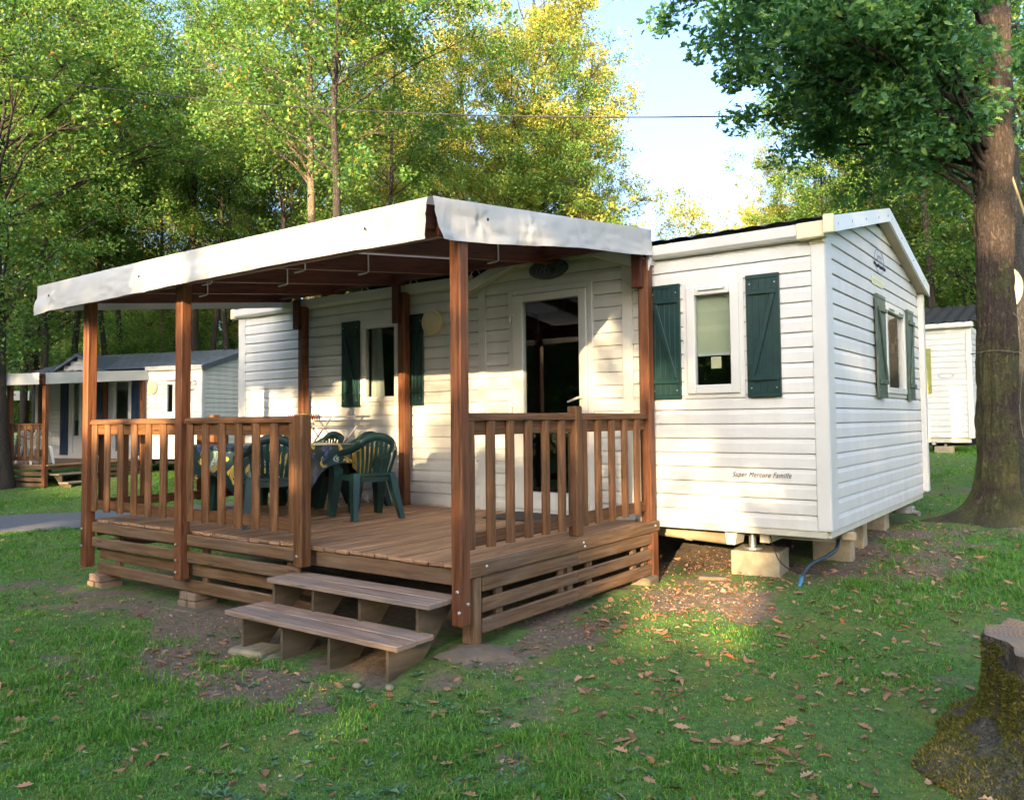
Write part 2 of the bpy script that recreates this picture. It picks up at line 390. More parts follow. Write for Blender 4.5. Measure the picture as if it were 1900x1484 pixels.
class MB:
    def __init__(s):
        s.v, s.f, s.uv, s.sm = [], [], [], []
    def add(s, verts, faces, uvs=None, smooth=False):
        b = len(s.v)
        s.v.extend([tuple(map(float, p)) for p in verts])
        for i, f in enumerate(faces):
            s.f.append(tuple(b + k for k in f))
            s.sm.append(smooth)
            s.uv.append(uvs[i] if uvs else [(verts[k][0], verts[k][2]) for k in f])
    def cbox(s, c, ax, size, ch=0.004):
        c = np.asarray(c, float); ax = [norm(a) for a in ax]
        h = np.asarray(size, float) / 2
        ch = min(ch, h.min() * 0.6)
        L = int(np.argmax(h)); off = rng.uniform(0, 20, 2)
        vs, loc = [], []
        idx = {}
        for sx in (-1, 1):
            for sy in (-1, 1):
                for sz in (-1, 1):
                    for k in range(3):
                        q = np.array([sx * (h[0] - ch), sy * (h[1] - ch), sz * (h[2] - ch)])
                        q[k] = (sx, sy, sz)[k] * h[k]
                        idx[(sx, sy, sz, k)] = len(vs)
                        loc.append(q); vs.append(c + ax[0] * q[0] + ax[1] * q[1] + ax[2] * q[2])
        F = []
        def face(keys):
            ids = [idx[k] for k in keys]
            P = [loc[i] for i in ids]
            n = np.cross(P[1] - P[0], P[2] - P[0])
            if n @ sum(P) < 0:
                ids = ids[::-1]
            F.append(ids)
        for k in range(3):
            a, b = [j for j in range(3) if j != k]
            for sg in (-1, 1):
                keys = []
                for p, q in ((-1, -1), (1, -1), (1, 1), (-1, 1)):
                    t = [0, 0, 0]; t[k] = sg; t[a] = p; t[b] = q
                    keys.append((*t, k))
                face(keys)
            for p in (-1, 1):
                for q in (-1, 1):
                    t0 = [0, 0, 0]; t1 = [0, 0, 0]
                    t0[k] = -1; t1[k] = 1
                    for t in (t0, t1):
                        t[a] = p; t[b] = q
                    face([(*t0, a), (*t1, a), (*t1, b), (*t0, b)])
        for sx in (-1, 1):
            for sy in (-1, 1):
                for sz in (-1, 1):
                    face([(sx, sy, sz, 0), (sx, sy, sz, 1), (sx, sy, sz, 2)])
        uvs = []
        for ids in F:
            P = [loc[i] for i in ids]
            n = np.abs(np.cross(P[1] - P[0], P[2] - P[0]))
            o = [j for j in range(3) if j != L]
            t = o[0] if n[o[0]] < n[o[1]] else o[1]
            uvs.append([(p[L] + off[0], p[t] + off[1] + 0.37 * t) for p in P])
        s.add(vs, F, uvs)
    def box(s, x0, x1, y0, y1, z0, z1, ch=0.004):
        s.cbox(((x0 + x1) / 2, (y0 + y1) / 2, (z0 + z1) / 2), ((1, 0, 0), (0, 1, 0), (0, 0, 1)), (abs(x1 - x0), abs(y1 - y0), abs(z1 - z0)), ch)
    def bar(s, p0, p1, wd, ht, up=(0, 0, 1), ch=0.004):
        p0 = np.asarray(p0, float); p1 = np.asarray(p1, float)
        d = norm(p1 - p0); sd = norm(np.cross(d, up)); u = np.cross(sd, d)
        s.cbox((p0 + p1) / 2, (d, sd, u), (np.linalg.norm(p1 - p0), wd, ht), ch)
    def prism(s, prof, p0, p1, xa, ya, smooth=False, cap=True):
        p0 = np.asarray(p0, float); p1 = np.asarray(p1, float); xa = norm(xa); ya = norm(ya)
        n = len(prof); L = np.linalg.norm(p1 - p0); off = rng.uniform(0, 20, 2)
        per = [0]
        for i in range(n):
            a = prof[i]; b = prof[(i + 1) % n]
            per.append(per[-1] + math.hypot(b[0] - a[0], b[1] - a[1]))
        vs = [p0 + xa * a + ya * b for a, b in prof] + [p1 + xa * a + ya * b for a, b in prof]
        F, U = [], []
        flip = np.dot(np.cross(xa, ya), p1 - p0) < 0
        area = sum(prof[i][0] * prof[(i + 1) % n][1] - prof[(i + 1) % n][0] * prof[i][1] for i in range(n))
        if area < 0:
            flip = not flip
        for i in range(n):
            j = (i + 1) % n
            f = [i, j, n + j, n + i]; u = [(off[0], off[1] + per[i]), (off[0], off[1] + per[i + 1]), (off[0] + L, off[1] + per[i + 1]), (off[0] + L, off[1] + per[i])]
            if flip:
                f = f[::-1]; u = u[::-1]
            F.append(f); U.append(u)
        s.add(vs, F, U, smooth)
        if cap:
            c0 = list(range(n)); c1 = list(range(n, 2 * n))
            if not flip: c0 = c0[::-1]
            else: c1 = c1[::-1]
            s.add(vs, [c0, c1], [[(off[0] + prof[k % n][0], off[1] + prof[k % n][1]) for k in c] for c in (c0, c1)])
    def tube(s, pts, r, n=8, cap=True, smooth=True):
        pts = [np.asarray(p, float) for p in pts]
        m = len(pts)
        rs = [r] * m if np.isscalar(r) else list(r)
        t0 = norm(pts[1] - pts[0])
        a = np.array([1, 0, 0]) if abs(t0[0]) < 0.8 else np.array([0, 1, 0])
        x = norm(np.cross(t0, a)); vs = []; L = 0; Ls = []
        for i in range(m):
            t = norm(pts[min(i + 1, m - 1)] - pts[max(i - 1, 0)])
            x = norm(x - t * (x @ t)); y = np.cross(t, x)
            if i: L += np.linalg.norm(pts[i] - pts[i - 1])
            Ls.append(L)
            for k in range(n):
                an = 2 * math.pi * k / n
                vs.append(pts[i] + rs[i] * (x * math.cos(an) + y * math.sin(an)))
        F, U = [], []
        for i in range(m - 1):
            for k in range(n):
                k2 = (k + 1) % n
                F.append((i * n + k, i * n + k2, (i + 1) * n + k2, (i + 1) * n + k))
                c = 2 * math.pi * rs[i] / n
                U.append([(Ls[i], k * c), (Ls[i], (k + 1) * c), (Ls[i + 1], (k + 1) * c), (Ls[i + 1], k * c)])
        s.add(vs, F, U, smooth)
        if cap:
            s.add(vs, [tuple(range(n))[::-1], tuple((m - 1) * n + k for k in range(n))])
    def grid(s, P, smooth=True, closed=False):
        P = np.asarray(P, float); a, b = P.shape[:2]
        vs = P.reshape(-1, 3)
        F = []
        for i in range(a - 1):
            for j in range(b - (0 if closed else 1)):
                j2 = (j + 1) % b
                F.append((i * b + j, i * b + j2, (i + 1) * b + j2, (i + 1) * b + j))
        s.add(vs, F, [[(vs[k][0] + vs[k][1], vs[k][2]) for k in f] for f in F], smooth)
    def disc(s, c, nrm, rx, ry, xa, th=0.0, n=32, dome=0.0, inner=0.0):
        """flat or domed oval plate of thickness th, facing nrm"""
        nrm = norm(nrm); xa = norm(xa); ya = np.cross(nrm, xa); c = np.asarray(c, float)
        rings = [(1.0, 0.0), (1.0, th * 0.8), (0.96, th)] + ([(0.8, th + dome * 0.4), (0.5, th + dome * 0.8), (0.02, th + dome)] if not inner else [(inner, th), (inner, 0)])
        P = [[c + nrm * hgt + xa * (rx * k * math.cos(2 * math.pi * i / n)) + ya * (ry * k * math.sin(2 * math.pi * i / n)) for i in range(n)] for k, hgt in rings]
        s.grid(P, smooth=False, closed=True)
    def build(s, name, mat, parent=None, shift=True, auto=False):
        me = bpy.data.meshes.new(name)
        V = np.array(s.v, float)
        if parent is not None and shift:
            V = V - np.array(wloc(parent))
        me.from_pydata(V.tolist(), [], s.f)
        uvl = me.uv_layers.new(name='UV')
        flat = np.array([c for u in s.uv for c in u], dtype=np.float32).ravel()
        if len(flat) == 2 * len(me.loops):
            uvl.data.foreach_set('uv', flat)
        me.polygons.foreach_set('use_smooth', np.array(s.sm, dtype=bool))
        me.materials.append(mat)
        me.update()
        o = bpy.data.objects.new(name, me)
        COL.objects.link(o)
        if parent is not None:
            o.parent = parent
        return o

def big_mesh(name, V, F, mat, parent=None, smooth=False, per=None):
    """V (n,3) array, F (m,k) int array, all faces with k corners"""
    me = bpy.data.meshes.new(name)
    V = np.ascontiguousarray(V, np.float32); F = np.ascontiguousarray(F, np.int32)
    m, k = F.shape
    me.vertices.add(len(V)); me.vertices.foreach_set('co', V.ravel())
    me.loops.add(m * k); me.loops.foreach_set('vertex_index', F.ravel())
    me.polygons.add(m)
    me.polygons.foreach_set('loop_start', np.arange(0, m * k, k, dtype=np.int32))
    me.polygons.foreach_set('loop_total', np.full(m, k, np.int32))
    me.polygons.foreach_set('use_smooth', np.full(m, smooth, bool))
    me.update(calc_edges=True)
    me.materials.append(mat)
    o = bpy.data.objects.new(name, me)
    COL.objects.link(o)
    if parent is not None: o.parent = parent
    return o

def empty(name, loc, label=None, cat=None, group=None, rotz=0.0):
    o = bpy.data.objects.new(name, None)
    o.empty_display_size = 0.2
    COL.objects.link(o)
    o.location = loc; o.rotation_euler = (0, 0, rotz)
    tag(o, label, cat, group)
    return o
def tag(o, label=None, cat=None, group=None, kind=None):
    if label: o['label'] = label
    if cat: o['category'] = cat
    if group: o['group'] = group
    if kind: o['kind'] = kind
    return o
def kids(o): return [c for c in bpy.data.objects if c.parent == o]
def copy_tree(o, parent=None):
    c = o.copy(); COL.objects.link(c)
    if parent is not None: c.parent = parent
    for ch in kids(o): copy_tree(ch, c)
    return c
def text(name, body, size, mat, parent, loc, rot, shear=0.0, extrude=0.002, spacing=1.0, offset=0.0, align='CENTER', sx=1.0):
    cu = bpy.data.curves.new(name, 'FONT')
    cu.body = body; cu.size = size; cu.shear = shear; cu.extrude = extrude; cu.space_character = spacing; cu.offset = offset
    cu.align_x = align; cu.align_y = 'CENTER'
    tmp = bpy.data.objects.new(name + '_tmp', cu)
    me = bpy.data.meshes.new_from_object(tmp)
    bpy.data.objects.remove(tmp); bpy.data.curves.remove(cu)
    me.name = name; me.materials.clear(); me.materials.append(mat)
    me.transform(Matrix.Translation(Vector(loc)) @ rot.to_4x4() @ Matrix.Diagonal((sx, 1, 1, 1)))
    me.transform(Matrix.Translation(-wloc(parent)))
    o = bpy.data.objects.new(name, me); COL.objects.link(o); o.parent = parent
    return o
ROT_FRONT = Matrix(((1, 0, 0), (0, 0, -1), (0, 1, 0)))     # text on a wall facing -Y
ROT_END = Matrix(((0, 0, 1), (1, 0, 0), (0, 1, 0)))        # text on a wall facing +X

def vnoise(x, y, sc, seed=0):
    """smooth value noise on arrays, about -1..1"""
    x = np.asarray(x, float) * sc + 31.7 * seed; y = np.asarray(y, float) * sc - 17.3 * seed
    xi = np.floor(x).astype(np.int64); yi = np.floor(y).astype(np.int64)
    fx = x - xi; fy = y - yi
    fx = fx * fx * (3 - 2 * fx); fy = fy * fy * (3 - 2 * fy)
    def h(a, b):
        n = (a * 374761393 + b * 668265263 + seed * 974711) & 0x7fffffff
        n = ((n ^ (n >> 13)) * 1274126177) & 0x7fffffff
        return ((n ^ (n >> 16)) & 0xffff) / 32767.5 - 1
    return (h(xi, yi) * (1 - fx) + h(xi + 1, yi) * fx) * (1 - fy) + (h(xi, yi + 1) * (1 - fx) + h(xi + 1, yi + 1) * fx) * fy
def fbm(x, y, sc, seed=0, oct=4):
    return sum(vnoise(x, y, sc * 2 ** k, seed + k) * 0.5 ** k for k in range(oct))

# ------------------------------------------------------------------ terrain
_GP = np.array([(-1.45, -2.63, .17), (-4.47, -2.58, .03), (-6.08, -2.58, .03), (-1.48, -.08, .165), (-.75, .2, .26), (-1.77, -3.15, .02), (-3.1, -3.15, 0.0),
                (1.8, -6.6, 0.0), (0, -4.2, .06), (-1.8, -5.2, -.02), (1.3, -2.9, .09), (-.3, 2.6, .40), (.65, 3.9, .39), (2.5, 2, .30), (-1.2, 12.4, .80), (3, 12, .8),
                (-16.9, 5.5, .30), (-15.7, 1.2, .10), (-10, -1.5, .03), (-13, 0, .06), (-9, 4, .08), (-5, 3, .15), (-22, 2, .15), (-12, 14, .55), (-25, 20, .6), (0, 30, 1.1), (-30, 40, 1.1), (20, 15, .8),
                (30, 50, 1.4), (0, -20, 0.), (20, -10, .2), (-25, -10, 0), (-60, 60, 1.5), (60, 60, 1.5), (-60, -40, 0), (60, -40, 0.2)])
def ground_z(x, y):
    x = np.asarray(x, float); y = np.asarray(y, float)
    d2 = (x[..., None] - _GP[:, 0]) ** 2 + (y[..., None] - _GP[:, 1]) ** 2
    wgt = 1.0 / (d2 + 0.12) ** 1.6
    z = (wgt * _GP[:, 2]).sum(-1) / wgt.sum(-1)
    return z
def gz(x, y): return float(ground_z(np.array(x), np.array(y)))

PATH = np.array([(-26, -13), (-15.5, -5.2), (-12.4, -1.5), (-11.2, .6), (-9.9, 2.9), (-8.6, 5.6), (-7.6, 9.5), (-8, 15), (-10, 24)], float)
def path_dist(x, y):
    d = np.full(np.shape(x), 1e9)
    for a, b in zip(PATH[:-1], PATH[1:]):
        ab = b - a; t = np.clip(((x - a[0]) * ab[0] + (y - a[1]) * ab[1]) / (ab @ ab), 0, 1)
        d = np.minimum(d, np.hypot(x - a[0] - t * ab[0], y - a[1] - t * ab[1]))
    return d
def bare(x, y):
    """0 = thick grass, 1 = bare earth"""
    n = fbm(x, y, 1.1, 3) * 0.5 + fbm(x, y, 3.6, 9, 4) * 0.6
    def blob(cx, cy, rx, ry, rot=0.0, k=1.0):
        c, s = math.cos(rot), math.sin(rot)
        u = ((x - cx) * c + (y - cy) * s) / rx; v = (-(x - cx) * s + (y - cy) * c) / ry
        return k * np.clip(1.35 - np.sqrt(u * u + v * v), 0, 1)
    b = np.maximum.reduce([blob(-3.6, -2.85, 3.1, .62, .02, .95), blob(-2.9, -3.55, 1.9, .45, -.05, .75), blob(-2.9, -4.15, 1.2, .28, -.25, .5),
                           blob(-5.3, -3.2, 1.0, .5, 0, .6), blob(-1.15, -1.9, .25, 1.2, -.1, .7), blob(-.9, -.6, .75, .6, 0, .95), blob(-3.7, 1.9, 4.2, 2.3, 0, 1.25),
                           blob(.35, 2.2, .75, 2.2, 0, .75), blob(.7, 3.9, 1.3, 1.3, 0, .7), blob(-.6, 8.5, 2.5, 4, 0, .45), blob(-4, -1.2, 2.4, 1.5, 0, 1.3)])
    return np.clip(b * 1.0 + n * 0.75 - 0.16 + 0.16 * vnoise(x, y, .35, 21), 0, 1)

def axis(lo0, lo1, hi1, hi0, step, grow):
    mid = list(np.arange(lo1, hi1 + 1e-6, step))
    s = step; a = mid[0]; left = []
    while a > lo0:
        s *= grow; a -= s; left.append(a)
    s = step; b = mid[-1]; right = []
    while b < hi0:
        s *= grow; b += s; right.append(b)
    return np.array(left[::-1] + mid + right)
gx = axis(-170, -8.5, 4.0, 170, 0.055, 1.09); gy = axis(-120, -6.2, 4.0, 220, 0.055, 1.09)
X, Y = np.meshgrid(gx, gy, indexing='ij')
Bm = bare(X, Y)
near = np.clip(1 - np.hypot(X + 2, Y + 2) / 14, 0, 1)
Z = ground_z(X, Y) + near * (0.018 * fbm(X, Y, 2.2, 5, 3) + 0.010 * fbm(X, Y, 11, 6, 3) * (0.4 + 0.6 * (1 - Bm)) - 0.014 * Bm)
pd = path_dist(X, Y)
Z -= 0.03 * np.clip((1.25 - pd) / 0.25, 0, 1)
ni, nj = X.shape
V = np.stack([X, Y, Z], -1).reshape(-1, 3)
I, J = np.meshgrid(np.arange(ni - 1), np.arange(nj - 1), indexing='ij')
F = np.stack([I * nj + J, (I + 1) * nj + J, (I + 1) * nj + J + 1, I * nj + J + 1], -1).reshape(-1, 4)

def ground_mat():
    t = NT('lawn_and_earth')
    o = t.obj()
    at = t.n('Attribute', {'attribute_name': 'bare'}).outputs['Fac']
    n1 = t.noise(o, 3.0, 6, 0.6); n2 = t.noise(o, 22, 5, 0.65); n3 = t.noise(o, 90, 3, 0.6)
    gr = t.ramp(n2, [(0.3, (0.04, 0.085, 0.016)), (0.55, (0.075, 0.155, 0.028)), (0.75, (0.135, 0.205, 0.04))])
    moss = t.ramp(n3, [(0.3, (0.10, 0.12, 0.02)), (0.7, (0.19, 0.20, 0.03))])
    gr = t.mix(t.ramp(n1, [(0.48, (0, 0, 0)), (0.7, (0.8, 0.8, 0.8))]), gr, moss)
    er = t.ramp(n2, [(0.28, (0.085, 0.06, 0.038)), (0.6, (0.175, 0.128, 0.088)), (0.8, (0.26, 0.20, 0.145))])
    er = t.mix(t.ramp(n3, [(0.55, (0, 0, 0)), (0.75, (0.6, 0.6, 0.6))]), er, (0.045, 0.05, 0.018))
    k = t.ramp(t.math('ADD', at, t.math('MULTIPLY', t.math('SUBTRACT', n2, 0.5), 0.6)), [(0.35, (0, 0, 0)), (0.62, (1, 1, 1))])
    c = t.mix(k, gr, er)
    h = t.math('ADD', n2, t.math('MULTIPLY', n3, 0.5))
    t.bsdf(Base_Color=c, Roughness=0.95, Normal=t.bump(h, 0.8, 0.02))
    return t.m
ground = big_mesh('ground', V, F, ground_mat(), None, True)
a = ground.data.attributes.new('bare', 'FLOAT', 'POINT')
a.data.foreach_set('value', Bm.reshape(-1).astype(np.float32))
tag(ground, 'mossy lawn with bare earth around the wooden terrace', 'ground', None, 'structure')

# path: a strip that follows the ground, a touch above it
mb = MB()
PT = []
for a, b in zip(PATH[:-1], PATH[1:]):
    for k in range(8): PT.append(a + (b - a) * k / 8)
PT.append(PATH[-1]); PT = np.array(PT)
for _ in range(6): PT[1:-1] = (PT[:-2] + 2 * PT[1:-1] + PT[2:]) / 4
rows = []
for i, p in enumerate(PT):
    tdir = norm(np.append(PT[min(i + 1, len(PT) - 1)] - PT[max(i - 1, 0)], 0)); nrm = np.array([-tdir[1], tdir[0], 0])
    rows.append([np.array([p[0], p[1], 0]) + nrm * q * (1.15 + 0.05 * math.sin(i * 1.7 + q)) for q in (1, .5, 0, -.5, -1)])
rows = np.array(rows)
rows[..., 2] = ground_z(rows[..., 0], rows[..., 1]) + 0.004 + 0.012 * np.array([0, .8, 1, .8, 0])
mb.grid(rows)
tag(mb.build('path', M['asphalt']), 'grey asphalt path curving past the far end of the terrace', 'path', None, 'structure')

# ------------------------------------------------------------------ leaves and trees
def leaf_quads(P, size, r, flat=0.35):
    """diamond leaves with a slight fold around centres P"""
    n = len(P)
    d = r.normal(size=(n, 3)); d[:, 2] *= 0.7; d /= np.linalg.norm(d, axis=1)[:, None]
    nr = r.normal(size=(n, 3)); nr[:, 2] = np.abs(nr[:, 2]) + flat
    sd = np.cross(d, nr); sd /= np.linalg.norm(sd, axis=1)[:, None] + 1e-9
    up = np.cross(sd, d)
    s = size * r.uniform(0.65, 1.3, n)[:, None]
    V = np.stack([P - d * s * .5, P + sd * s * .34 + up * s * .10 + d * s * .05, P + d * s * .55, P - sd * s * .34 + up * s * .10 + d * s * .05], 1).reshape(-1, 3)
    return V, np.arange(n * 4).reshape(n, 4)
_LOBE = np.array([(-.5, 0), (-.3, .07), (-.22, .2), (-.1, .11), (0, .27), (.12, .15), (.25, .25), (.32, .12), (.5, .03), (.5, -.03), (.32, -.12), (.25, -.25), (.12, -.15), (0, -.27), (-.1, -.11), (-.22, -.2), (-.3, -.07)])
def leaf_lobed(P, size, r, flat=0.35, droop=0.25):
    n = len(P); k = len(_LOBE)
    d = r.normal(size=(n, 3)); d[:, 2] = d[:, 2] * 0.6 - 0.25; d /= np.linalg.norm(d, axis=1)[:, None]
    nr = r.normal(size=(n, 3)); nr[:, 2] = np.abs(nr[:, 2]) + flat
    sd = np.cross(d, nr); sd /= np.linalg.norm(sd, axis=1)[:, None] + 1e-9
    up = np.cross(sd, d)
    s = (size * r.uniform(0.65, 1.3, n))[:, None, None]
    cv = r.uniform(-droop, droop, n)[:, None, None]
    a = _LOBE[None, :, 0, None]; b = _LOBE[None, :, 1, None]
    V = P[:, None, :] + s * (d[:, None, :] * a + sd[:, None, :] * b + up[:, None, :] * (np.abs(b) * .5 - cv * a * a * 3))
    return V.reshape(-1, 3), np.arange(n * k).reshape(n, k)

def clump_points(c, rad, n, r, squash=0.75):
    d = r.normal(size=(n, 3)); d /= np.linalg.norm(d, axis=1)[:, None]
    q = r.uniform(0, 1, n) ** (1 / 2.0)
    P = d * q[:, None] * rad
    P[:, 2] *= squash
    return P + c
def curve3(p0, p1, bend, n, r, wob=0.05):
    p0 = np.asarray(p0, float); p1 = np.asarray(p1, float); L = np.linalg.norm(p1 - p0)
    m = (p0 + p1) / 2 + np.array([0, 0, bend * L]) + r.normal(size=3) * wob * L
    t = np.linspace(0, 1, n)[:, None]
    P = (1 - t) ** 2 * p0 + 2 * t * (1 - t) * m + t * t * p1
    P[1:-1] += r.normal(size=(n - 2, 3)) * wob * L * 0.22
    return P

def tree_parts(seed, h, r0, base_h, rx, n_clump, leaf, n_leaf, leafmat, barkmat, parent, lean=(0, 0), top_frac=1.0, crad=(0.55, 1.05), lobed=False, offs=(0, 0), keep=None, sway=0.25):
    r = np.random.default_rng(seed)
    nt = 12
    tz = np.linspace(0, h * 0.86, nt)
    tx = np.cumsum(r.normal(0, sway * 0.3, nt)) ; ty = np.cumsum(r.normal(0, sway * 0.3, nt)); tx -= tx[0]; ty -= ty[0]
    T = np.stack([tx + lean[0] * tz, ty + lean[1] * tz, tz - 0.1], 1)
    rad = r0 * (1 - 0.86 * (tz / tz[-1]) ** 0.9); rad[0] *= 1.45; rad[1] *= 1.05
    mb = MB()
    mb.tube(T, rad, 10)
    # clumps fill an uneven crown
    C = []
    while len(C) < n_clump:
        d = r.normal(size=3); d /= np.linalg.norm(d)
        q = r.uniform(0.15, 1) ** 0.5
        p = np.array([d[0] * rx * q, d[1] * rx * q, base_h + (h - base_h) * (0.5 + 0.5 * d[2] * q)])
        fr = (p[2] - base_h) / (h - base_h)
        lim = rx * (0.55 + 0.5 * math.sin(min(1, fr * 1.15 + .12) * math.pi) ** 0.7) * (1 + 0.25 * math.sin(3 * math.atan2(d[1], d[0]) + seed))
        if math.hypot(p[0], p[1]) > lim: continue
        ti = np.interp(p[2], T[:, 2], np.arange(nt)); i0 = int(min(ti, nt - 1))
        p[:2] += T[i0, :2] + np.array(offs) * fr
        if keep is not None and not keep(p): continue
        C.append(p)
    V, Fs, k0 = [], [], 0
    for p in C:
        cr = r.uniform(*crad)
        ax = np.linalg.norm(p[:2] - T[0, :2])
        za = max(base_h * 0.7, p[2] - 0.65 * math.hypot(p[0] - np.interp(p[2], T[:, 2], T[:, 0]), p[1] - np.interp(p[2], T[:, 2], T[:, 1])) - 0.3)
        za = min(za, T[-1, 2] - 0.1)
        st = np.array([np.interp(za, T[:, 2], T[:, 0]), np.interp(za, T[:, 2], T[:, 1]), za])
        rr = np.interp(za, T[:, 2], rad)
        br = curve3(st, p, r.uniform(-.02, .14), 6, r, 0.07)
        b0 = min(rr * 0.36, 0.008 + 0.010 * np.linalg.norm(p - st))
        mb.tube(br, np.linspace(b0, b0 * 0.25, 6), 5, cap=False)
        n = int(n_leaf * (cr / crad[1]) ** 2 * r.uniform(0.6, 1.2))
        for q_ in (2, 3, 4):
            P = clump_points(br[q_] + r.normal(size=3) * .3, r.uniform(.3, .6), n // 9, r)
            v, f = (leaf_lobed if lobed else leaf_quads)(P, leaf, r); V.append(v); Fs.append(f + k0); k0 += len(v)
        # each clump is a few sprays, so that its outline stays ragged
        for _ in range(7):
            sp = p + r.normal(size=3) * cr * 0.58 * np.array([1, 1, .75])
            mb.tube([br[-2], (br[-2] + sp) / 2 + r.normal(size=3) * .05, sp], [b0 * .28, b0 * .2, .004], 4, cap=False)
            P = clump_points(sp, cr * r.uniform(.28, .62), n // 7, r)
            v, f = (leaf_lobed if lobed else leaf_quads)(P, leaf, r)
            V.append(v); Fs.append(f + k0); k0 += len(v)
    trunk = mb.build('trunk', M[barkmat], parent, shift=False)
    crown = big_mesh('crown', np.concatenate(V), np.concatenate(Fs), M[leafmat], parent)
    return T, C

# proto trees (each is also a tree in the picture)
def at_px(x, y, depth):
    d = _f + _rt * (x - 945.85) / 1504.8 - _up * (y - 712.04) / 1504.8
    return EYE + depth * d
def col(x, depth):
    p = at_px(x, 770, depth)
    return (p[0], p[1], gz(p[0], p[1]))

# ------------------------------------------------------------------ mobile home (long wall on Y = 0, end wall on X = 0)
CO = 0.1209          # siding course
ZA = 2.973           # top course line
def seg_cut(u0, u1, holes, z0, z1):
    segs = [(u0, u1)]
    zc = (z0 + z1) / 2
    for (a, b, c, d) in holes:
        if c < zc < d:
            out = []
            for s0, s1 in segs:
                if b <= s0 or a >= s1: out.append((s0, s1)); continue
                if a > s0: out.append((s0, a))
                if b < s1: out.append((b, s1))
            segs = out
    return segs
def siding_wall(mb, P, U, N, u0, u1, ks, holes=(), rng_u=None, co=CO, za=ZA):
    """P origin, U along the wall, N outward. Courses k: top line za-(k)*co down to za-(k+1)*co"""
    P = np.array(P, float); U = np.array(U, float); N = np.array(N, float)
    for k in ks:
        zt = za - k * co; zb = zt - co
        ua, ub = (u0, u1) if rng_u is None else rng_u((zt + zb) / 2)
        prof = [(-0.010, zt), (0.001, zt - .0065), (0.0125, zt - co * .36), (0.015, zb + 0.003), (0.0135, zb), (-0.010, zb)]
        for s0, s1 in seg_cut(ua, ub, holes, zb, zt):
            if s1 - s0 < .01: continue
            n = len(prof)
            vs = [P + U * s0 + N * a + np.array([0, 0, z]) for a, z in prof] + [P + U * s1 + N * a + np.array([0, 0, z]) for a, z in prof]
            F = [(i, i + 1, n + i + 1, n + i) for i in range(n - 1)] + [tuple(range(n))[::-1], tuple(range(n, 2 * n))]
            flip = np.dot(np.cross(U, np.array([0, 0, 1.])), N) > 0
            if not flip: F = [f[::-1] for f in F]
            mb.add(vs, F)

home = empty('mobile_home', (-3.7, 1.95, 0.3), 'white clad mobile home with green shutters and a glazed door behind the wooden terrace', 'mobile home')
OP_F = [(-1.15, -.67, 1.76, 2.71), (-3.02, -2.14, .6, 2.84), (-5.17, -4.58, 1.78, 2.71)]      # openings u0,u1,z0,z1
OP_E = [(2.06, 3.02, 1.79, 2.69)]
mb = MB()
siding_wall(mb, (0, 0, 0), (1, 0, 0), (0, -1, 0), -7.44, -3.40, range(0, 19), OP_F)
siding_wall(mb, (0, 0, 0), (1, 0, 0), (0, -1, 0), -1.72, -.04, range(0, 19), OP_F)
siding_wall(mb, (0, 0, 0), (1, 0, 0), (0, -1, 0), -3.40, -1.72, range(-3, 19), OP_F, lambda z: (-3.40, -1.72) if z < 2.97 else (-2.5 - (3.33 - z) / .36, -2.5 + (3.33 - z) / .36))
def gable(z):
    if z < 3.02: return (.05, 3.95)
    k = (3.54 - z) / (3.54 - 3.06)
    k = min(k, 1.0)
    return (1.95 - 1.93 * k, 1.95 + 1.93 * k)
siding_wall(mb, (0, 0, 0), (0, 1, 0), (1, 0, 0), .05, 3.95, range(-4, 19), OP_E, gable)
siding_wall(mb, (-7.5, 0, 0), (0, 1, 0), (-1, 0, 0), .05, 3.95, range(-4, 19), (), gable)
siding_wall(mb, (0, 4.0, 0), (1, 0, 0), (0, 1, 0), -7.5, 0, range(0, 19))
mb.build('wall', M['siding'], home)
# floor, back lining so that nothing shows through
mb = MB()
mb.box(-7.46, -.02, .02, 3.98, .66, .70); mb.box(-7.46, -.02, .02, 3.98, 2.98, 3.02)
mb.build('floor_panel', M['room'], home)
mb = MB()
for y0, y1, z0, z1 in ((.016, .02, .66, 3.0),):
    for s0, s1, c, d in [(-7.46, -5.17, z0, z1), (-5.17, -4.58, z0, 1.78), (-5.17, -4.58, 2.71, z1), (-4.58, -3.02, z0, z1), (-3.02, -2.14, 2.84, z1), (-2.14, -1.15, z0, z1), (-1.15, -.67, z0, 1.76), (-1.15, -.67, 2.71, z1), (-.67, -.03, z0, z1)]:
        mb.box(s0, s1, .012, .03, c, d, .001)
for s0, s1, c, d in [(.03, 2.06, .66, 3.0), (2.06, 3.02, .66, 1.79), (2.06, 3.02, 2.69, 3.0), (3.02, 3.97, .66, 3.0)]:
    mb.box(-.03, -.012, s0, s1, c, d, .001)
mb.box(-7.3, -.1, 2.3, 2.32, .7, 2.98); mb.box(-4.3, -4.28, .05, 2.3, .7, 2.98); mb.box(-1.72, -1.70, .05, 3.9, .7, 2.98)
mb.build('interior_partition', M['room'], home)
# white corner and bay trims
mb = MB()
mb.box(-.085, .019, -.022, 0, .678, 2.99, .004); mb.build('corner_trim', M['trim'], home)
mb = MB(); mb.box(0, .022, .0005, .19, .679, 2.989, .003)
mb.build('corner_trim', M['trim'], home)
mb = MB(); mb.box(-7.54, -7.40, -.022, .0, .678, 2.95, .004); mb.build('corner_trim', M['trim'], home)
for a, b in ((-3.452, -3.352), (-1.772, -1.668)):
    mb = MB(); mb.box(a, b, -.028, 0, .66, 3.06 if a < -3 else 2.98, .003); mb.build('bay_trim', M['trim'], home)
# rear downpipe at the end wall
mb = MB(); mb.box(.0, .07, 3.93, 4.03, .69, 3.0, .012); mb.build('downpipe', M['trim'], home)
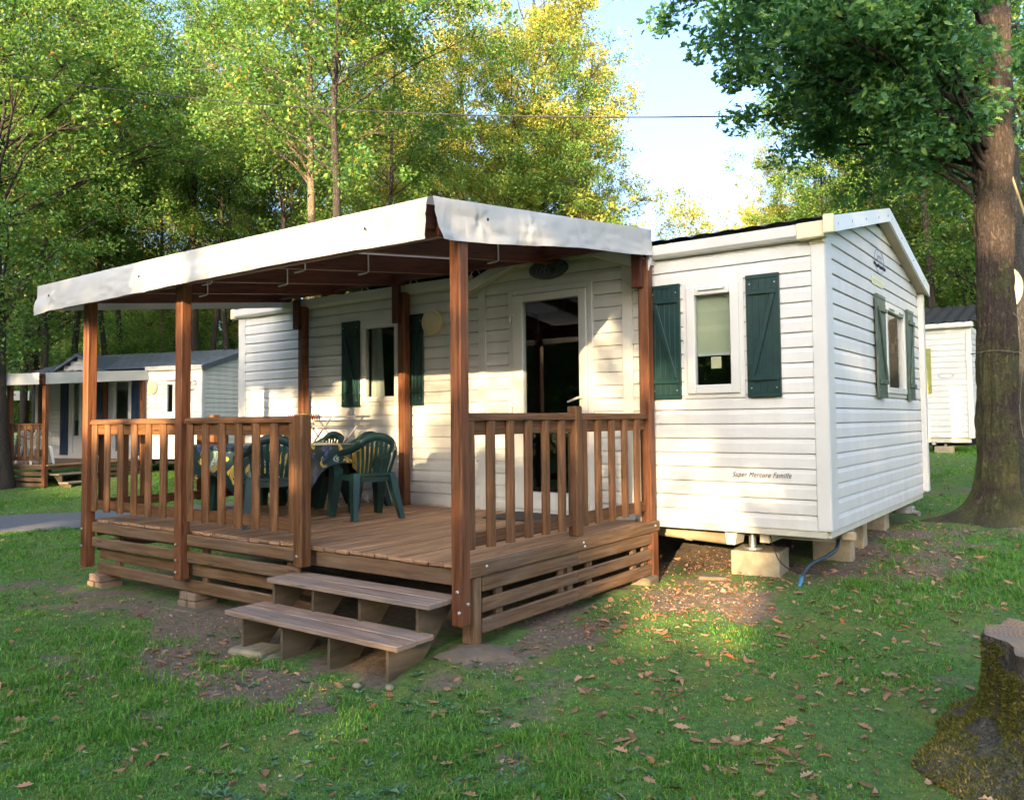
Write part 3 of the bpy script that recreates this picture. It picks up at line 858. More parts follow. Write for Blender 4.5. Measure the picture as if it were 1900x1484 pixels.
# gutters
mb = MB()
gp = [(0, 0), (-.07, .005), (-.095, .03), (-.10, .115), (-.085, .115), (-.08, .04), (0, .02)]
mb.prism(gp, (-1.44, -.0, 2.975), (-.06, -.0, 2.975), (0, 1, 0), (0, 0, 1)); mb.build('gutter', M['trim'], home)
mb = MB(); mb.prism(gp, (-7.56, -.0, 2.955), (-3.46, -.0, 2.955), (0, 1, 0), (0, 0, 1)); mb.build('gutter', M['trim'], home)
mb = MB()
mb.box(-.17, .046, -.108, -.001, 2.968, 3.096, .008)
mb.build('gutter_end_cap', M['cream'], home)
mb = MB(); mb.box(-.092, .024, -.035, .026, 2.937, 2.967, .006); mb.build('gutter_bracket', M['cream'], home)
mb = MB(); mb.box(-7.60, -7.53, -.112, -.001, 2.948, 3.08, .008); mb.build('gutter_end_cap', M['cream'], home)
mb = MB(); mb.box(-1.475, -1.44, -.115, .0, 2.93, 3.10, .004); mb.build('gutter_end_cap', M['trim'], home)
# fascias at the end gable: sloped metal boards, with soffit behind
def gabline(y, off=0.0): return 3.60 - abs(y - 1.95) * .233 + off
mb = MB()
for y0, y1 in ((-.105, 1.95), (1.95, 4.06)):
    a = np.array([.115, y0, gabline(y0)]); b = np.array([.115, y1, gabline(y1)])
    P = [a, b, b - [0, 0, .13], a - [0, 0, .13]]
    vs = [p + np.array([0.010, 0, 0]) for p in P] + [p - np.array([0.010, 0, 0]) for p in P]
    mb.add(vs, [(0, 3, 2, 1), (4, 5, 6, 7), (0, 1, 5, 4), (1, 2, 6, 5), (2, 3, 7, 6), (3, 0, 4, 7)])
mb.build('fascia', M['fascia'], home)
mb = MB(); mb.box(.048, .1275, -.145, -.107, 2.985, 3.128, .004); mb.build('fascia_end_block', M['cream'], home)
for y in (.0, .45, .95, 1.45, 1.86, 2.04, 2.5, 3.1, 3.7):
    mb = MB(); mb.disc((.125, y, gabline(y) - .07), (1, 0, 0), .012, .012, (0, 1, 0), .004, 8); mb.build('screw', M['grey_ink'], home)
mb = MB()
for y0, y1 in ((-.05, 1.95), (1.95, 4.0)):
    a = np.array([.015, y0, gabline(y0) - .13]); b = np.array([.015, y1, gabline(y1) - .13])
    e = np.array([.09, 0, 0])
    vs = [a, b, b + e, a + e, a + [0, 0, .015], b + [0, 0, .015], b + e + [0, 0, .015], a + e + [0, 0, .015]]
    mb.add(vs, [(0, 1, 2, 3), (4, 7, 6, 5), (0, 4, 5, 1), (1, 5, 6, 2), (2, 6, 7, 3), (3, 7, 4, 0)])
mb.build('soffit', M['soffit'], home)
# roof: two slopes of pressed tile sheet
mb = MB()
xs = np.arange(-7.62, .106, .045)
for sgn in (-1, 1):
    rows = []
    for k in range(13):
        t = k / 12 * 2.06
        row = []
        for x in xs:
            wv = 0.020 * (abs(math.sin(math.pi * x / .21)) ** 0.8)
            step = 0.022 * (1 - (k % 2))
            row.append((x, 1.95 + sgn * t, 3.572 - t * .230 + wv + step * .6))
        rows.append(row)
    mb.grid(rows if sgn > 0 else rows[::-1], smooth=False)
# the dormer's own little roof
for sgn in (-1, 1):
    rows = [[(-2.5 + sgn * q, y, 3.345 - q * .36 + .012) for y in (-.14, .4, 1.0, 1.6)] for q in (0, .35, .7, 1.06)]
    mb.grid(rows if sgn < 0 else rows[::-1], smooth=False)
mb.build('roof', M['roof'], home)
# dormer fascia boards
mb = MB()
for sgn in (-1, 1):
    mb.bar((-2.5, -.13, 3.30), (-2.5 + sgn * 1.07, -.13, 3.30 - 1.07 * .36), .022, .10, (0, 0, 1), .003)
mb.build('dormer_fascia', M['trim'], home)
mb = MB()
for sgn in (-1, 1):
    mb.bar((-2.5, -.06, 3.262), (-2.5 + sgn * 1.05, -.06, 3.262 - 1.05 * .36), .125, .012, (0, 0, 1), .002)
mb.build('dormer_soffit', M['trim'], home)
# window builder -------------------------------------------------
def rect_frame(mb, org, U, N, u0, u1, z0, z1, wd, d0, d1, ch=.004):
    """four bars butted round an opening; d0..d1 is the depth outwards"""
    U = np.array(U, float); N = np.array(N, float); org = np.array(org, float)
    def b(a0, a1, c0, c1):
        mb.cbox(org + U * (a0 + a1) / 2 + N * (d0 + d1) / 2 + np.array([0, 0, (c0 + c1) / 2]), (U, N, (0, 0, 1)), (a1 - a0, d1 - d0, c1 - c0), ch)
    b(u0, u0 + wd, z0, z1); b(u1 - wd, u1, z0, z1); b(u0 + wd, u1 - wd, z0, z0 + wd); b(u0 + wd, u1 - wd, z1 - wd, z1)
def window(parent, org, U, N, u0, u1, z0, z1, fr=.075, vents=1, sill=True):
    f = MB()
    rect_frame(f, org, U, N, u0 - .035, u1 + .035, z0 - .035, z1 + .035, .04, -.02, .022, .003)
    rect_frame(f, org, U, N, u0 + .004, u1 - .004, z0 + .004, z1 - .004, fr, -.02, .042, .006)
    fo = f.build('window', M['pvc'], parent)
    U_ = np.array(U, float); N_ = np.array(N, float); O_ = np.array(org, float)
    p = MB()
    e = fr
    q = [O_ + U_ * a + N_ * .006 + np.array([0, 0, z]) for a, z in ((u0 + e, z0 + e), (u1 - e, z0 + e), (u1 - e, z1 - e), (u0 + e, z1 - e))]
    if np.dot(np.cross(q[1] - q[0], q[2] - q[0]), N_) < 0: q = q[::-1]
    p.add(q, [(0, 1, 2, 3)])
    p.build('pane', M['glass'], fo)
    if vents:
        v = MB()
        for k in range(vents):
            c = u0 + (u1 - u0) * (k + .5) / vents if vents > 1 else (u0 + u1) / 2
            ln = (u1 - u0) * (.5 if vents == 1 else .22)
            v.cbox(O_ + U_ * c + N_ * .05 + np.array([0, 0, z1 - .035]), (U_, N_, (0, 0, 1)), (ln, .018, .018), .004)
        v.build('vent', M['pvc'], fo)
    return fo
def shutter(parent, org, U, N, u0, u1, z0, z1, mat, zdir=1, d0=.018):
    U_ = np.array(U, float); N_ = np.array(N, float); O_ = np.array(org, float); Zv = np.array([0, 0, 1.])
    s = MB(); n = max(4, int(round((u1 - u0) / .052))); wd = (u1 - u0) / n
    for k in range(n):
        a = u0 + wd * k
        s.cbox(O_ + U_ * (a + wd / 2) + N_ * (d0 + .011) + Zv * (z0 + z1) / 2, (U_, N_, Zv), (wd, .022, z1 - z0 - .07), .0035)
    for zz in (z0 + .018, z1 - .018):
        s.cbox(O_ + U_ * (u0 + u1) / 2 + N_ * (d0 + .012) + Zv * zz, (U_, N_, Zv), (u1 - u0, .026, .036), .003)
    so_ = s.build('shutter', mat, parent)
    b = MB()
    hh = z1 - z0
    za, zb = z0 + hh * .155, z1 - hh * .145
    for zz in (za, zb):
        b.cbox(O_ + U_ * (u0 + u1) / 2 + N_ * (d0 + .033) + Zv * zz, (U_, N_, Zv), ((u1 - u0) * .86, .02, .042), .004)
    a0, a1 = (u0 + .05, u1 - .05) if zdir > 0 else (u1 - .05, u0 + .05)
    p0 = O_ + U_ * a0 + N_ * (d0 + .032) + Zv * (za + .02); p1 = O_ + U_ * a1 + N_ * (d0 + .032) + Zv * (zb - .02)
    b.bar(p0, p1, .019, .042, np.cross(norm(p1 - p0), N_), .004)
    b.build('brace', mat, so_)
    k = MB()
    for uu in (u0 + .035, u1 - .035):
        for zz in (z0 + .075, z1 - .075):
            k.disc(O_ + U_ * uu + N_ * (d0 + .022) + Zv * zz, N_, .007, .007, U_, .003, 8)
    k.build('bolt', M['steel'], so_)
    return so_
FX = ((0, 0, 0), (1, 0, 0), (0, -1, 0)); EX = ((0, 0, 0), (0, 1, 0), (1, 0, 0))
w1 = window(home, *FX, -1.145, -.672, 1.772, 2.70)
mb = MB()
mb.grid([[(x, .035 + .003 * math.sin(z * 40), z) for x in (-1.15, -.9, -.67)] for z in np.linspace(2.70, 2.115, 9)])
mb.build('blind', M['blind'], w1)
mb = MB(); mb.box(-1.13, -.69, .026, .042, 2.10, 2.122, .004); mb.build('blind_bar', M['pvc'], w1)
mb = MB(); mb.box(-.945, -.855, .018, .022, 1.99, 2.09, .001); mb.build('paper_tag', M['cloth_paper'] if 'cloth_paper' in M else M['cream'], w1)
mb = MB()
mb.grid([[(-.78 + .1 * s, .03 + .006 * math.sin(9 * s), 2.70 - .30 * s * q) for q in (0, .35, .7, 1)] for s in (0, .35, .7, 1.05)])
mb.build('curtain', M['curtain'], w1)
w2 = window(home, *FX, -5.165, -4.585, 1.787, 2.70, .06, 0)
mb = MB()
mb.grid([[(-5.12 + .17 * s + .05 * q * s, .07 + .02 * math.sin(22 * s), 2.68 - .85 * q) for q in np.linspace(0, 1, 8)] for s in np.linspace(0, 1, 12)])
mb.build('curtain', M['curtain'], w2)
w3 = window(home, *EX, 2.068, 3.012, 1.795, 2.685, .06, 2)
shutter(home, *FX, -1.487, -1.20, 1.737, 2.742, M['shutter'], -1)
shutter(home, *FX, -.612, -.335, 1.735, 2.742, M['shutter'], 1)
shutter(home, *FX, -5.51, -5.215, 1.742, 2.745, M['shutter'], -1)
shutter(home, *FX, -4.52, -4.217, 1.742, 2.742, M['shutter'], 1)
shutter(home, *EX, 1.62, 1.985, 1.745, 2.735, M['shutter_faded'], -1, .03)
shutter(home, *EX, 3.09, 3.41, 1.745, 2.735, M['shutter_faded'], 1, .03)
# glazed door
d = MB()
rect_frame(d, *FX, -3.06, -2.085, .665, 2.87, .055, -.015, .030, .004)
door = d.build('door', M['pvc'], home)
d = MB()
d.box(-3.0, -2.875, -.048, .02, .70, 2.81, .006); d.box(-2.228, -2.142, -.048, .02, .70, 2.81, .006)
for z0, z1 in ((.70, .87), (1.443, 1.632), (2.735, 2.81)): d.box(-2.8745, -2.2285, -.046, .02, z0, z1, .005)
d.build('door_leaf', M['pvc'], door)
for z0, z1 in ((.87, 1.443), (1.632, 2.735)):
    p = MB(); p.add([(-2.875, -.008, z0), (-2.228, -.008, z0), (-2.228, -.008, z1), (-2.875, -.008, z1)], [(0, 1, 2, 3)]); p.build('pane', M['glass'], door)
h = MB(); h.tube([(-2.185, -.05, 1.775), (-2.185, -.085, 1.775), (-2.22, -.095, 1.77), (-2.325, -.095, 1.735)], [.011, .011, .012, .009], 8)
h.cbox((-2.185, -.05, 1.70), ((1, 0, 0), (0, 1, 0), (0, 0, 1)), (.034, .01, .23), .004)
h.build('handle', M['white_plastic'], door)
for z in (1.70, 2.60, .93):
    h = MB(); h.box(-3.02, -2.955, -.062, -.03, z, z + .035, .004); h.box(-3.035, -3.01, -.062, -.028, z - .06, z + .035, .004); h.build('hinge', M['pvc'], door)
# round bulkhead lamp
l = MB(); l.disc((-4.075, -.012, 2.635), (0, -1, 0), .142, .142, (1, 0, 0), .045, 36); lo = l.build('wall_lamp', M['cream'], home)
l = MB(); l.disc((-4.075, -.05, 2.635), (0, -1, 0), .12, .12, (1, 0, 0), .012, 36, .03); l.build('lamp_glass', M['lamp'], lo)
# oval plaque above the door
pq = MB(); pq.disc((-2.57, -.018, 3.035), (0, -1, 0), .225, .098, (1, 0, 0), .022, 48); plaque = pq.build('plaque', M['plate'], home)
pq = MB(); pq.disc((-2.57, -.038, 3.035), (0, -1, 0), .205, .083, (1, 0, 0), .008, 48, 0, .93); pq.build('plaque_rim', M['plate_letter'], plaque)
text('lettering', 'IRM', .135, M['plate_letter'], plaque, (-2.585, -.042, 3.032), ROT_FRONT, .35, .006, 1.0, .002, 'CENTER', 1.25)
# name on the clapboards, emblem and sticker on the gable
text('lettering', 'Super Mercure Famille', .06, M['ink'], home, (-.525, -.0185, 1.1), ROT_FRONT, .45, .0008, 1.12, -.0002, 'CENTER', .78)
em = MB(); em.disc((.0145, 1.945, 3.09), (1, 0, 0), .215, .125, (0, 1, 0), .003, 40, 0, .90); emb = em.build('emblem', M['grey_ink'], home)
text('lettering', 'irm', .16, M['grey_ink'], emb, (.0172, 1.945, 3.12), ROT_END, .25, .0008)
sw = MB(); sw.tube([(.019, 1.70 + .5 * i / 30, 3.035 + .018 * math.sin(i * 1.9) + .004 * math.sin(i * .7)) for i in range(31)], .0045, 4); sw.build('emblem_stroke', M['ink'], emb)
st = MB(); st.box(.0135, .0165, 1.60, 2.09, 2.832, 2.912, .0005); sto = st.build('sticker', M['sticker'], home)
st = MB()
for zz in (2.852, 2.872):
    yy = 1.64
    while yy < 2.02:
        ln = random.uniform(.012, .03); st.box(.0166, .0172, yy, yy + ln, zz, zz + .008, .0001); yy += ln + .012
st.build('sticker_print', M['grey_ink'], sto)
# a metal lath strip under the cladding, chassis, jack, drains
mb = MB(); mb.box(-7.44, -.02, -.006, .03, .622, .677, .002); mb.build('base_strip', M['skirt_metal'], home)
mb = MB(); mb.box(-.036, .006, .032, 3.92, .622, .677, .002); mb.build('base_strip', M['skirt_metal'], home)
for y in (.62, 3.1):
    mb = MB()
    prof = [(-.05, -.0), (.05, 0), (.05, .012), (.006, .012), (.006, .118), (.05, .118), (.05, .13), (-.05, .13), (-.05, .118), (-.006, .118), (-.006, .012), (-.05, .012)]
    mb.prism(prof, (-7.2, y, .515), (-.08, y, .515), (0, 1, 0), (0, 0, 1)); mb.build('chassis_beam', M['skirt_metal'], home)
for x in (-.55, -2.6, -5.2):
    mb = MB(); mb.box(x - .04, x + .04, .1, 3.85, .535, .62, .004); mb.build('cross_beam', M['skirt_metal'], home)
mb = MB()
prof = [(-.06, .14), (.06, .14), (.035, 0), (-.035, 0)]
mb.prism(prof, (-.86, .16, .49), (-.86, .36, .49), (1, 0, 0), (0, 0, 1)); mb.build('chassis_bracket', M['trim'], home)
mb = MB(); mb.tube([(-.70, .24, .50), (-.70, .24, .62)], .018, 10); mb.tube([(-.70, .24, .478), (-.70, .24, .565)], .032, 8); mb.build('jack', M['steel'], home)
mb = MB(); mb.disc((-.70, .24, .458), (0, 0, 1), .085, .085, (1, 0, 0), .022, 20); mb.build('jack_foot', M['steel'], home)
mb = MB(); mb.tube([(-1.75, .42, .535), (-1.35, .38, .525), (-1.0, .34, .515), (-.93, .32, .515)], .055, 14); mb.tube([(-1.36, .381, .525), (-1.31, .375, .524)], .064, 14); mb.build('drain_pipe', M['pipe'], home)
mb = MB(); mb.tube([(-.1, .75, .60), (-.06, .7, .55), (-.0, .66, .56)], .035, 8); mb.box(-.06, .05, .55, .62, .54, .61, .01); mb.build('tap_outlet', M['pipe'], home)
mb = MB(); mb.box(-.12, .06, 3.0, 3.12, .52, .60, .01); mb.tube([(.0, 3.05, .55), (.12, 3.0, .53)], .03, 8); mb.build('drain_outlet', M['steel'], home)

# supports under the home: loose blocks, each a thing of its own
def block(name, label, cat, c, size, rot=0.0, mat='block', group=None, ch=.008):
    o = MB(); ca, sa = math.cos(rot), math.sin(rot)
    o.cbox((c[0], c[1], c[2] + size[2] / 2), ((ca, sa, 0), (-sa, ca, 0), (0, 0, 1)), size, ch)
    b = o.build(name, M[mat])
    return tag(b, label, cat, group)
block('breeze_block', 'pale breeze block under the screw jack at the near corner of the mobile home', 'block', (-.67, .33, .245), (.40, .40, .205), .12)
block('stone_slab', 'thin stone slab bedded in dry leaves in front of the pale breeze block', 'slab', (-.95, -.02, .215), (.24, .18, .035), .35, 'footing', None, .014)
for i, (y, s, lab) in enumerate(((1.15, .13, 'tan concrete post under the end wall, nearest the near corner'), (1.62, .14, 'tan concrete post under the middle of the end wall'), (2.55, .2, 'wide tan concrete post under the end wall nearest the tree'))):
    g_ = gz(-.3, y)
    block('support_post', lab, 'support', (-.28, y, g_ - .05), (.34, s, .62 - g_ + .04), 0, 'block', 'concrete posts under the end wall')

# ------------------------------------------------------------------ wooden terrace under its white canopy
ter = empty('terrace', (-3.8, -1.35, 0.1), 'brown wooden terrace with railings under a white tarpaulin canopy', 'terrace')
# decking: boards run from the house to the front edge
mb = MB()
x = -6.13; bw = .118
while x < -1.47:
    e = random.uniform(-.012, .012)
    mb.box(x, x + bw, -2.615 + e, -.03, .632 + random.uniform(-.002, .002), .660 + random.uniform(-.002, .002), .005)
    for g in (.026, .051, .076):            # grooves, as thin dark inlays a hair proud of the board
        pass
    x += bw + .009
mb.build('decking', M['deck'], ter)
mb = MB()
for y in (-2.50, -1.75, -1.0, -.2): mb.box(-6.1, -1.5, y - .03, y + .03, .50, .628)
mb.build('joist', M['skirt'], ter)
# posts
def post(x0, x1, y0, y1, z0, z1, mat='post', ch=.009):
    p = MB(); p.box(x0, x1, y0, y1, z0, z1, ch); return p.build('post', M[mat], ter)
def zc(y): return 2.905 + (y + 3.0) * .1165        # canopy sheet height
post(-6.155, -6.06, -2.735, -2.64, .22, 2.80)
post(-4.575, -4.48, -2.735, -2.64, .262, 2.80)
post(-3.03, -2.935, -2.735, -2.64, .52, 1.622, 'rail')
post(-1.525, -1.437, -2.735, -2.645, .305, 2.76)
post(-6.155, -6.06, -.16, -.06, .2, 2.98); post(-4.475, -4.375, -.16, -.06, .66, 2.98); post(-1.545, -1.445, -.155, -.055, .2, 2.98)
post(-1.54, -1.455, -1.355, -1.265, .688, 1.668, 'rail'); post(-6.12, -6.03, -1.4, -1.31, .5, 1.66, 'rail')
# packing piece and leg beside the front corner post
mb = MB()
hl = [(-.035, -.025), (.035, -.025), (.035, .012), (.022, .03), (-.022, .03), (-.035, .012)]
mb.prism(hl, (-1.475, -2.56, .175), (-1.475, -2.56, .60), (0, -1, 0), (1, 0, 0)); mb.box(-1.55, -1.50, -2.60, -2.50, .17, .60)
mb.build('leg', M['skirt'], ter)
mb = MB(); mb.box(-1.48, -1.435, -.15, -.05, .17, .585, .004); mb.build('leg', M['post'], ter)
# doubling pieces at the tops of the house-side posts
for x0, x1, y0, y1, zb in ((-6.185, -6.09, -.215, -.162, 2.70), (-4.51, -4.415, -.215, -.162, 2.64), (-1.575, -1.48, -.21, -.157, 2.72)):
    mb = MB(); mb.box(x0, x1, y0, y1, zb, 3.06, .005); mb.build('post_plate', M['rafter'], ter)
# beams and rafters
mb = MB(); mb.box(-6.42, -1.50, -2.86, -2.79, 2.70, 2.865, .005); mb.build('front_beam', M['rafter'], ter)
mb = MB(); mb.box(-6.42, -1.47, -.29, -.22, 3.075, 3.205, .005); mb.build('wall_beam', M['rafter'], ter)
for x in (-6.40, -5.42, -4.44, -3.46, -2.48, -1.545):
    mb = MB(); mb.bar((x, -2.97, zc(-2.97) - .105), (x, -.08, zc(-.08) - .105), .055, .15, (0, 0, 1), .004); mb.build('rafter', M['rafter'], ter)
# canopy sheet with hanging valances
def cpt(x, y):
    ed = min(1, max(0, min(x + 6.5, -1.43 - x, y + 3.0, -y) / .5))
    sag = -.014 * ed * (1 - abs(math.sin(math.pi * (x + 1.545) / .98)))
    return (x, y, zc(y) + sag + .004 * math.sin(1.1 * x))
mb = MB()
XS = np.linspace(-6.50, -1.43, 90); YS = np.linspace(-3.0, -.06, 40)
mb.grid([[cpt(xx, yy) for xx in XS] for yy in YS])
mb.build('canopy_sheet', M['tarp'], ter)
def wrinkle(s, q, seed):
    return (.0035 if q > .91 else 0) + .005 * float(vnoise(s + .6 * q, q * .25, 1.7, 30 + seed)) + .010 * math.sin(s * 2.3 + seed) + .011 * float(vnoise(s, q * .6, 2.6, 40 + seed)) + .007 * float(vnoise(s, q, 8, 50 + seed)) * (.4 + q)
def valance(f, n, m, name='valance'):
    g = MB(); g.grid([[f(i / n, j / m) for i in range(n + 1)] for j in range(m + 1)]); return g.build(name, M['tarp'], ter)
def pucker(s, q, s0, q0):
    r_ = math.hypot((s - s0), (q - q0) * .26)
    an = math.atan2((q - q0) * .26, s - s0)
    return .007 * math.exp(-(r_ / .14) ** 2) * math.sin(5 * an + 1) - .02 * math.exp(-(r_ / .03) ** 2)
def front_v(t, q):
    xx = -6.50 + t * 5.045; s = t * 5.0
    hgt = .255 + .012 * math.sin(s * 1.3) + (.03 if t < .06 else 0) * (1 - t / .06)
    y = -3.005 - .022 * q ** .6 + wrinkle(s, q, 1) * min(1, q * 3) + pucker(s, q, .32, .5) + pucker(s, q, 1.9, .6)
    return (xx - (.03 * q if t < .02 else 0) * (1 - t / .02), y, cpt(xx, -3.0)[2] - hgt * q + .01 * (1 - q) * 0)
valance(front_v, 220, 12)
def right_v(t, q):
    yy = -2.965 + t * 2.86; s = t * 2.86
    fl = max(0, 1 - t / .05)
    hgt = .255 - .03 * t + .008 * math.sin(s * 3)
    xx = -1.425 + .014 * q ** .6 + (wrinkle(s + 9, q, 3) * .9 + pucker(s, q, .42, .42) + pucker(s, q, .95, .5) * .6) * min(1, q * 3) + .03 * fl * q
    return (xx, yy - .03 * fl * (1 - q) + .02 * fl * q, cpt(-1.43, yy)[2] - hgt * q)
valance(right_v, 160, 12)
def left_v(t, q):
    yy = -2.99 + t * 2.95; s = t * 2.9
    return (-6.505 - .02 * q ** .6 + wrinkle(s + 3, q, 5) * min(1, q * 3), yy, cpt(-6.5, yy)[2] - .235 * q)
valance(left_v, 120, 10)
# eyelets along the lower hems
for xx in (-6.18, -4.6, -1.95):
    mb = MB(); mb.disc((xx, -3.045, zc(-3) - .13), (0, -1, 0), .011, .011, (1, 0, 0), .003, 10); mb.build('eyelet', M['rubber'], ter)
for yy in (-2.5,):
    mb = MB(); mb.disc((-1.395, yy, zc(yy) - .11), (1, 0, 0), .011, .011, (0, 1, 0), .003, 10); mb.build('eyelet', M['rubber'], ter)
# tarp tensioning tubes and clips
for x in (-2.95, -1.98):
    mb = MB(); mb.bar((x, -2.9, zc(-2.9) - .055), (x, -.9, zc(-.9) - .055), .055, .022, (0, 0, 1), .004); mb.build('tension_tube', M['white_metal'], ter)
for x, y in ((-5.42, -1.9), (-4.44, -1.7), (-4.44, -2.5), (-3.46, -1.6), (-3.46, -2.3), (-2.48, -1.0), (-2.48, -2.75)):
    mb = MB(); z = zc(y) - .105
    mb.tube([(x + .032, y, z + .09), (x + .036, y, z - .08), (x + .01, y, z - .088), (x - .06, y - .03, z - .10)], .007, 6); mb.build('strap_clip', M['white_metal'], ter)
for x in (-5.75, -4.95, -4.2, -3.35, -2.75):
    mb = MB(); mb.tube([(x - .07, -.19, 3.03), (x, -.2, 3.13), (x + .07, -.19, 3.03)], .005, 5); mb.build('wire_hook', M['white_metal'], ter)
# railings
RP = [(-.042, 0), (-.042, .012), (-.030, .027), (-.012, .033), (.012, .033), (.030, .027), (.042, .012), (.042, 0)]
def railing(kind, a, b, fixed, outw, nb, first, pitch, ztop=1.613, bz=.752, skip=()):
    """kind 'x': runs along X at y=fixed; kind 'y': runs along Y at x=fixed. outw = sign of the outside"""
    r_ = MB()
    hp = [(-.05, 0), (-.05, .022), (-.038, .042), (-.02, .048), (.02, .048), (.038, .042), (.05, .022), (.05, 0)]
    if kind == 'x':
        r_.prism(hp, (a, fixed, ztop - .046), (b, fixed, ztop - .046), (0, 1, 0), (0, 0, 1))
        r_.box(a, b, fixed - .016, fixed + .016, ztop - .142, ztop - .043)
    else:
        r_.prism(hp, (fixed, a, ztop - .046), (fixed, b, ztop - .046), (1, 0, 0), (0, 0, 1))
        r_.box(fixed - .016, fixed + .016, a, b, ztop - .142, ztop - .043)
    ro = r_.build('railing', M['rail'], ter)
    lo_ = MB()
    if kind == 'x': lo_.box(a, b, fixed - .016, fixed + .016, .765, .852)
    else: lo_.box(fixed - .016, fixed + .016, a, b, .765, .852)
    lo_.build('bottom_rail', M['rail'], ro)
    for k in range(nb):
        c = first + pitch * k
        bb = MB(); dz = random.uniform(-.004, .004)
        if kind == 'x': bb.prism(RP, (c, fixed + outw * .016, bz + dz), (c, fixed + outw * .016, ztop - .05), (1, 0, 0), (0, outw, 0))
        else: bb.prism(RP, (fixed + outw * .016, c, bz + dz), (fixed + outw * .016, c, ztop - .05), (0, 1, 0), (outw, 0, 0))
        bb.build('baluster', M['rail'], ro)
    return ro
railing('x', -6.06, -4.575, -2.655, -1, 6, -6.01, .236, 1.612)
railing('x', -4.48, -3.03, -2.655, -1, 7, -4.425, .222, 1.612)
railing('y', -2.64, -1.355, -1.515, 1, 6, -2.585, .214, 1.613)
railing('y', -1.265, -.155, -1.515, 1, 5, -1.20, .218, 1.613)
railing('y', -2.64, -1.40, -6.085, -1, 6, -2.55, .21, 1.612)
railing('y', -1.31, -.16, -6.085, -1, 5, -1.2, .21, 1.612)
# skirting boards with rounded ends
def sboard(x0, x1, y, z0, z1, th=.03):
    b = MB(); b.box(x0, x1, y - th / 2, y + th / 2, z0, z1, .011); return b.build('skirting_board', M['skirt'], ter)
for x0, x1 in ((-6.062, -4.577), (-4.478, -3.032)):
    sboard(x0, x1, -2.66, .545, .640); sboard(x0, x1, -2.66, .407, .502)
sboard(-6.05, -4.53, -2.585, .285, .378); sboard(-4.525, -2.99, -2.585, .285, .378)
sboard(-6.07, -2.95, -2.605, .15, .252)
def sboardy(y0, y1, x, z0, z1, th=.03):
    b = MB(); b.box(x - th / 2, x + th / 2, y0, y1, z0, z1, .011); return b.build('skirting_board', M['skirt'], ter)
sboardy(-2.66, -.02, -1.45, .584, .680, .036)
for y0, y1 in ((-2.515, -1.358), (-1.352, -.155)):
    for z0, z1 in ((.484, .580), (.354, .444), (.222, .318)): sboardy(y0, y1, -1.462, z0, z1)
mb = MB()
for y in (-2.30, -1.55, -1.43, -1.15, -.42, -.22):
    mb = MB(); mb.box(-1.51, -1.479, y - .035, y + .035, .20, .58); mb.build('skirting_batten', M['skirt'], ter)
for x in (-5.75, -4.78, -4.35, -3.25):
    mb = MB(); mb.box(x - .035, x + .035, -2.585 if x < 0 else 0, -2.545, .16, .63); mb.build('skirting_batten', M['skirt'], ter)
sboardy(-2.60, -.1, -6.10, .50, .60); sboardy(-2.60, -.1, -6.10, .36, .45)
# coach bolts
for x, y, z, n_ in ((-1.47, -2.737, .52, 'f'), (-1.455, -2.737, .395, 'f'), (-4.53, -2.737, .56, 'f'), (-4.53, -2.737, .43, 'f'), (-4.53, -2.737, .33, 'f'), (-6.12, -2.737, .58, 'f'), (-6.12, -2.737, .42, 'f'), (-2.98, -2.737, .60, 'f'),
                   (-1.431, -2.50, .645, 'r'), (-1.431, -1.32, .645, 'r'), (-1.431, -1.30, .615, 'r'), (-1.431, -.12, .64, 'r'), (-1.436, -2.68, .44, 'r')):
    mb = MB(); mb.disc((x, y, z), (0, -1, 0) if n_ == 'f' else (1, 0, 0), .012, .012, (1, 0, 0) if n_ == 'f' else (0, 1, 0), .008, 10, .005); mb.build('bolt', M['steel'], ter)
mb = MB(); mb.box(-2.93, -1.515, -2.60, -2.565, .52, .625, .004); mb.build('front_joist', M['skirt'], ter)
# steps
stp = empty('wooden_steps', (-2.4, -2.95, 0.0), 'two broad weathered wooden steps on plywood supports up to the terrace', 'steps')
for (x0, x1, y0, y1, z) in ((-3.10, -1.555, -2.915, -2.60, .465), (-3.215, -1.565, -3.17, -2.83, .272)):
    mb = MB(); dy = (y1 - y0) / 2
    for k in range(2): mb.box(x0 + random.uniform(-.01, .01), x1 + random.uniform(-.012, .012), y0 + dy * k + .002, y0 + dy * (k + 1) - .003, z - .034, z, .005)
    mb.build('tread', M['step'], stp)
for x in (-3.09, -2.67, -2.21, -1.70):
    mb = MB()
    prof = [(-3.12, -.0), (-3.12, .236), (-2.862, .236), (-2.862, .43), (-2.56, .43), (-2.56, .36), (-2.92, -.0)]
    mb.prism(prof, (x, 0, 0), (x + .022, 0, 0), (0, 1, 0), (0, 0, 1)); mb.build('stringer', M['ply'], stp)
SL = 'flat stones under the plywood step supports'
block('stone_slab', 'rounded stone under the far left step support', 'slab', (-3.02, -3.06, -.045), (.30, .24, .075), .2, 'slab', SL, .02)
block('stone_slab', 'pale thin slab under the second step support from the left', 'slab', (-2.62, -3.05, -.05), (.42, .24, .055), .55, 'slab', SL, .012)
block('stone_slab', 'largest pale slab under the third step support from the left', 'slab', (-2.20, -3.08, -.05), (.44, .26, .058), .5, 'slab', SL, .012)
block('stone_slab', 'broken stone under the right-hand step support beside the corner post', 'slab', (-1.70, -3.12, -.06), (.34, .26, .055), .3, 'slab', SL, .015)
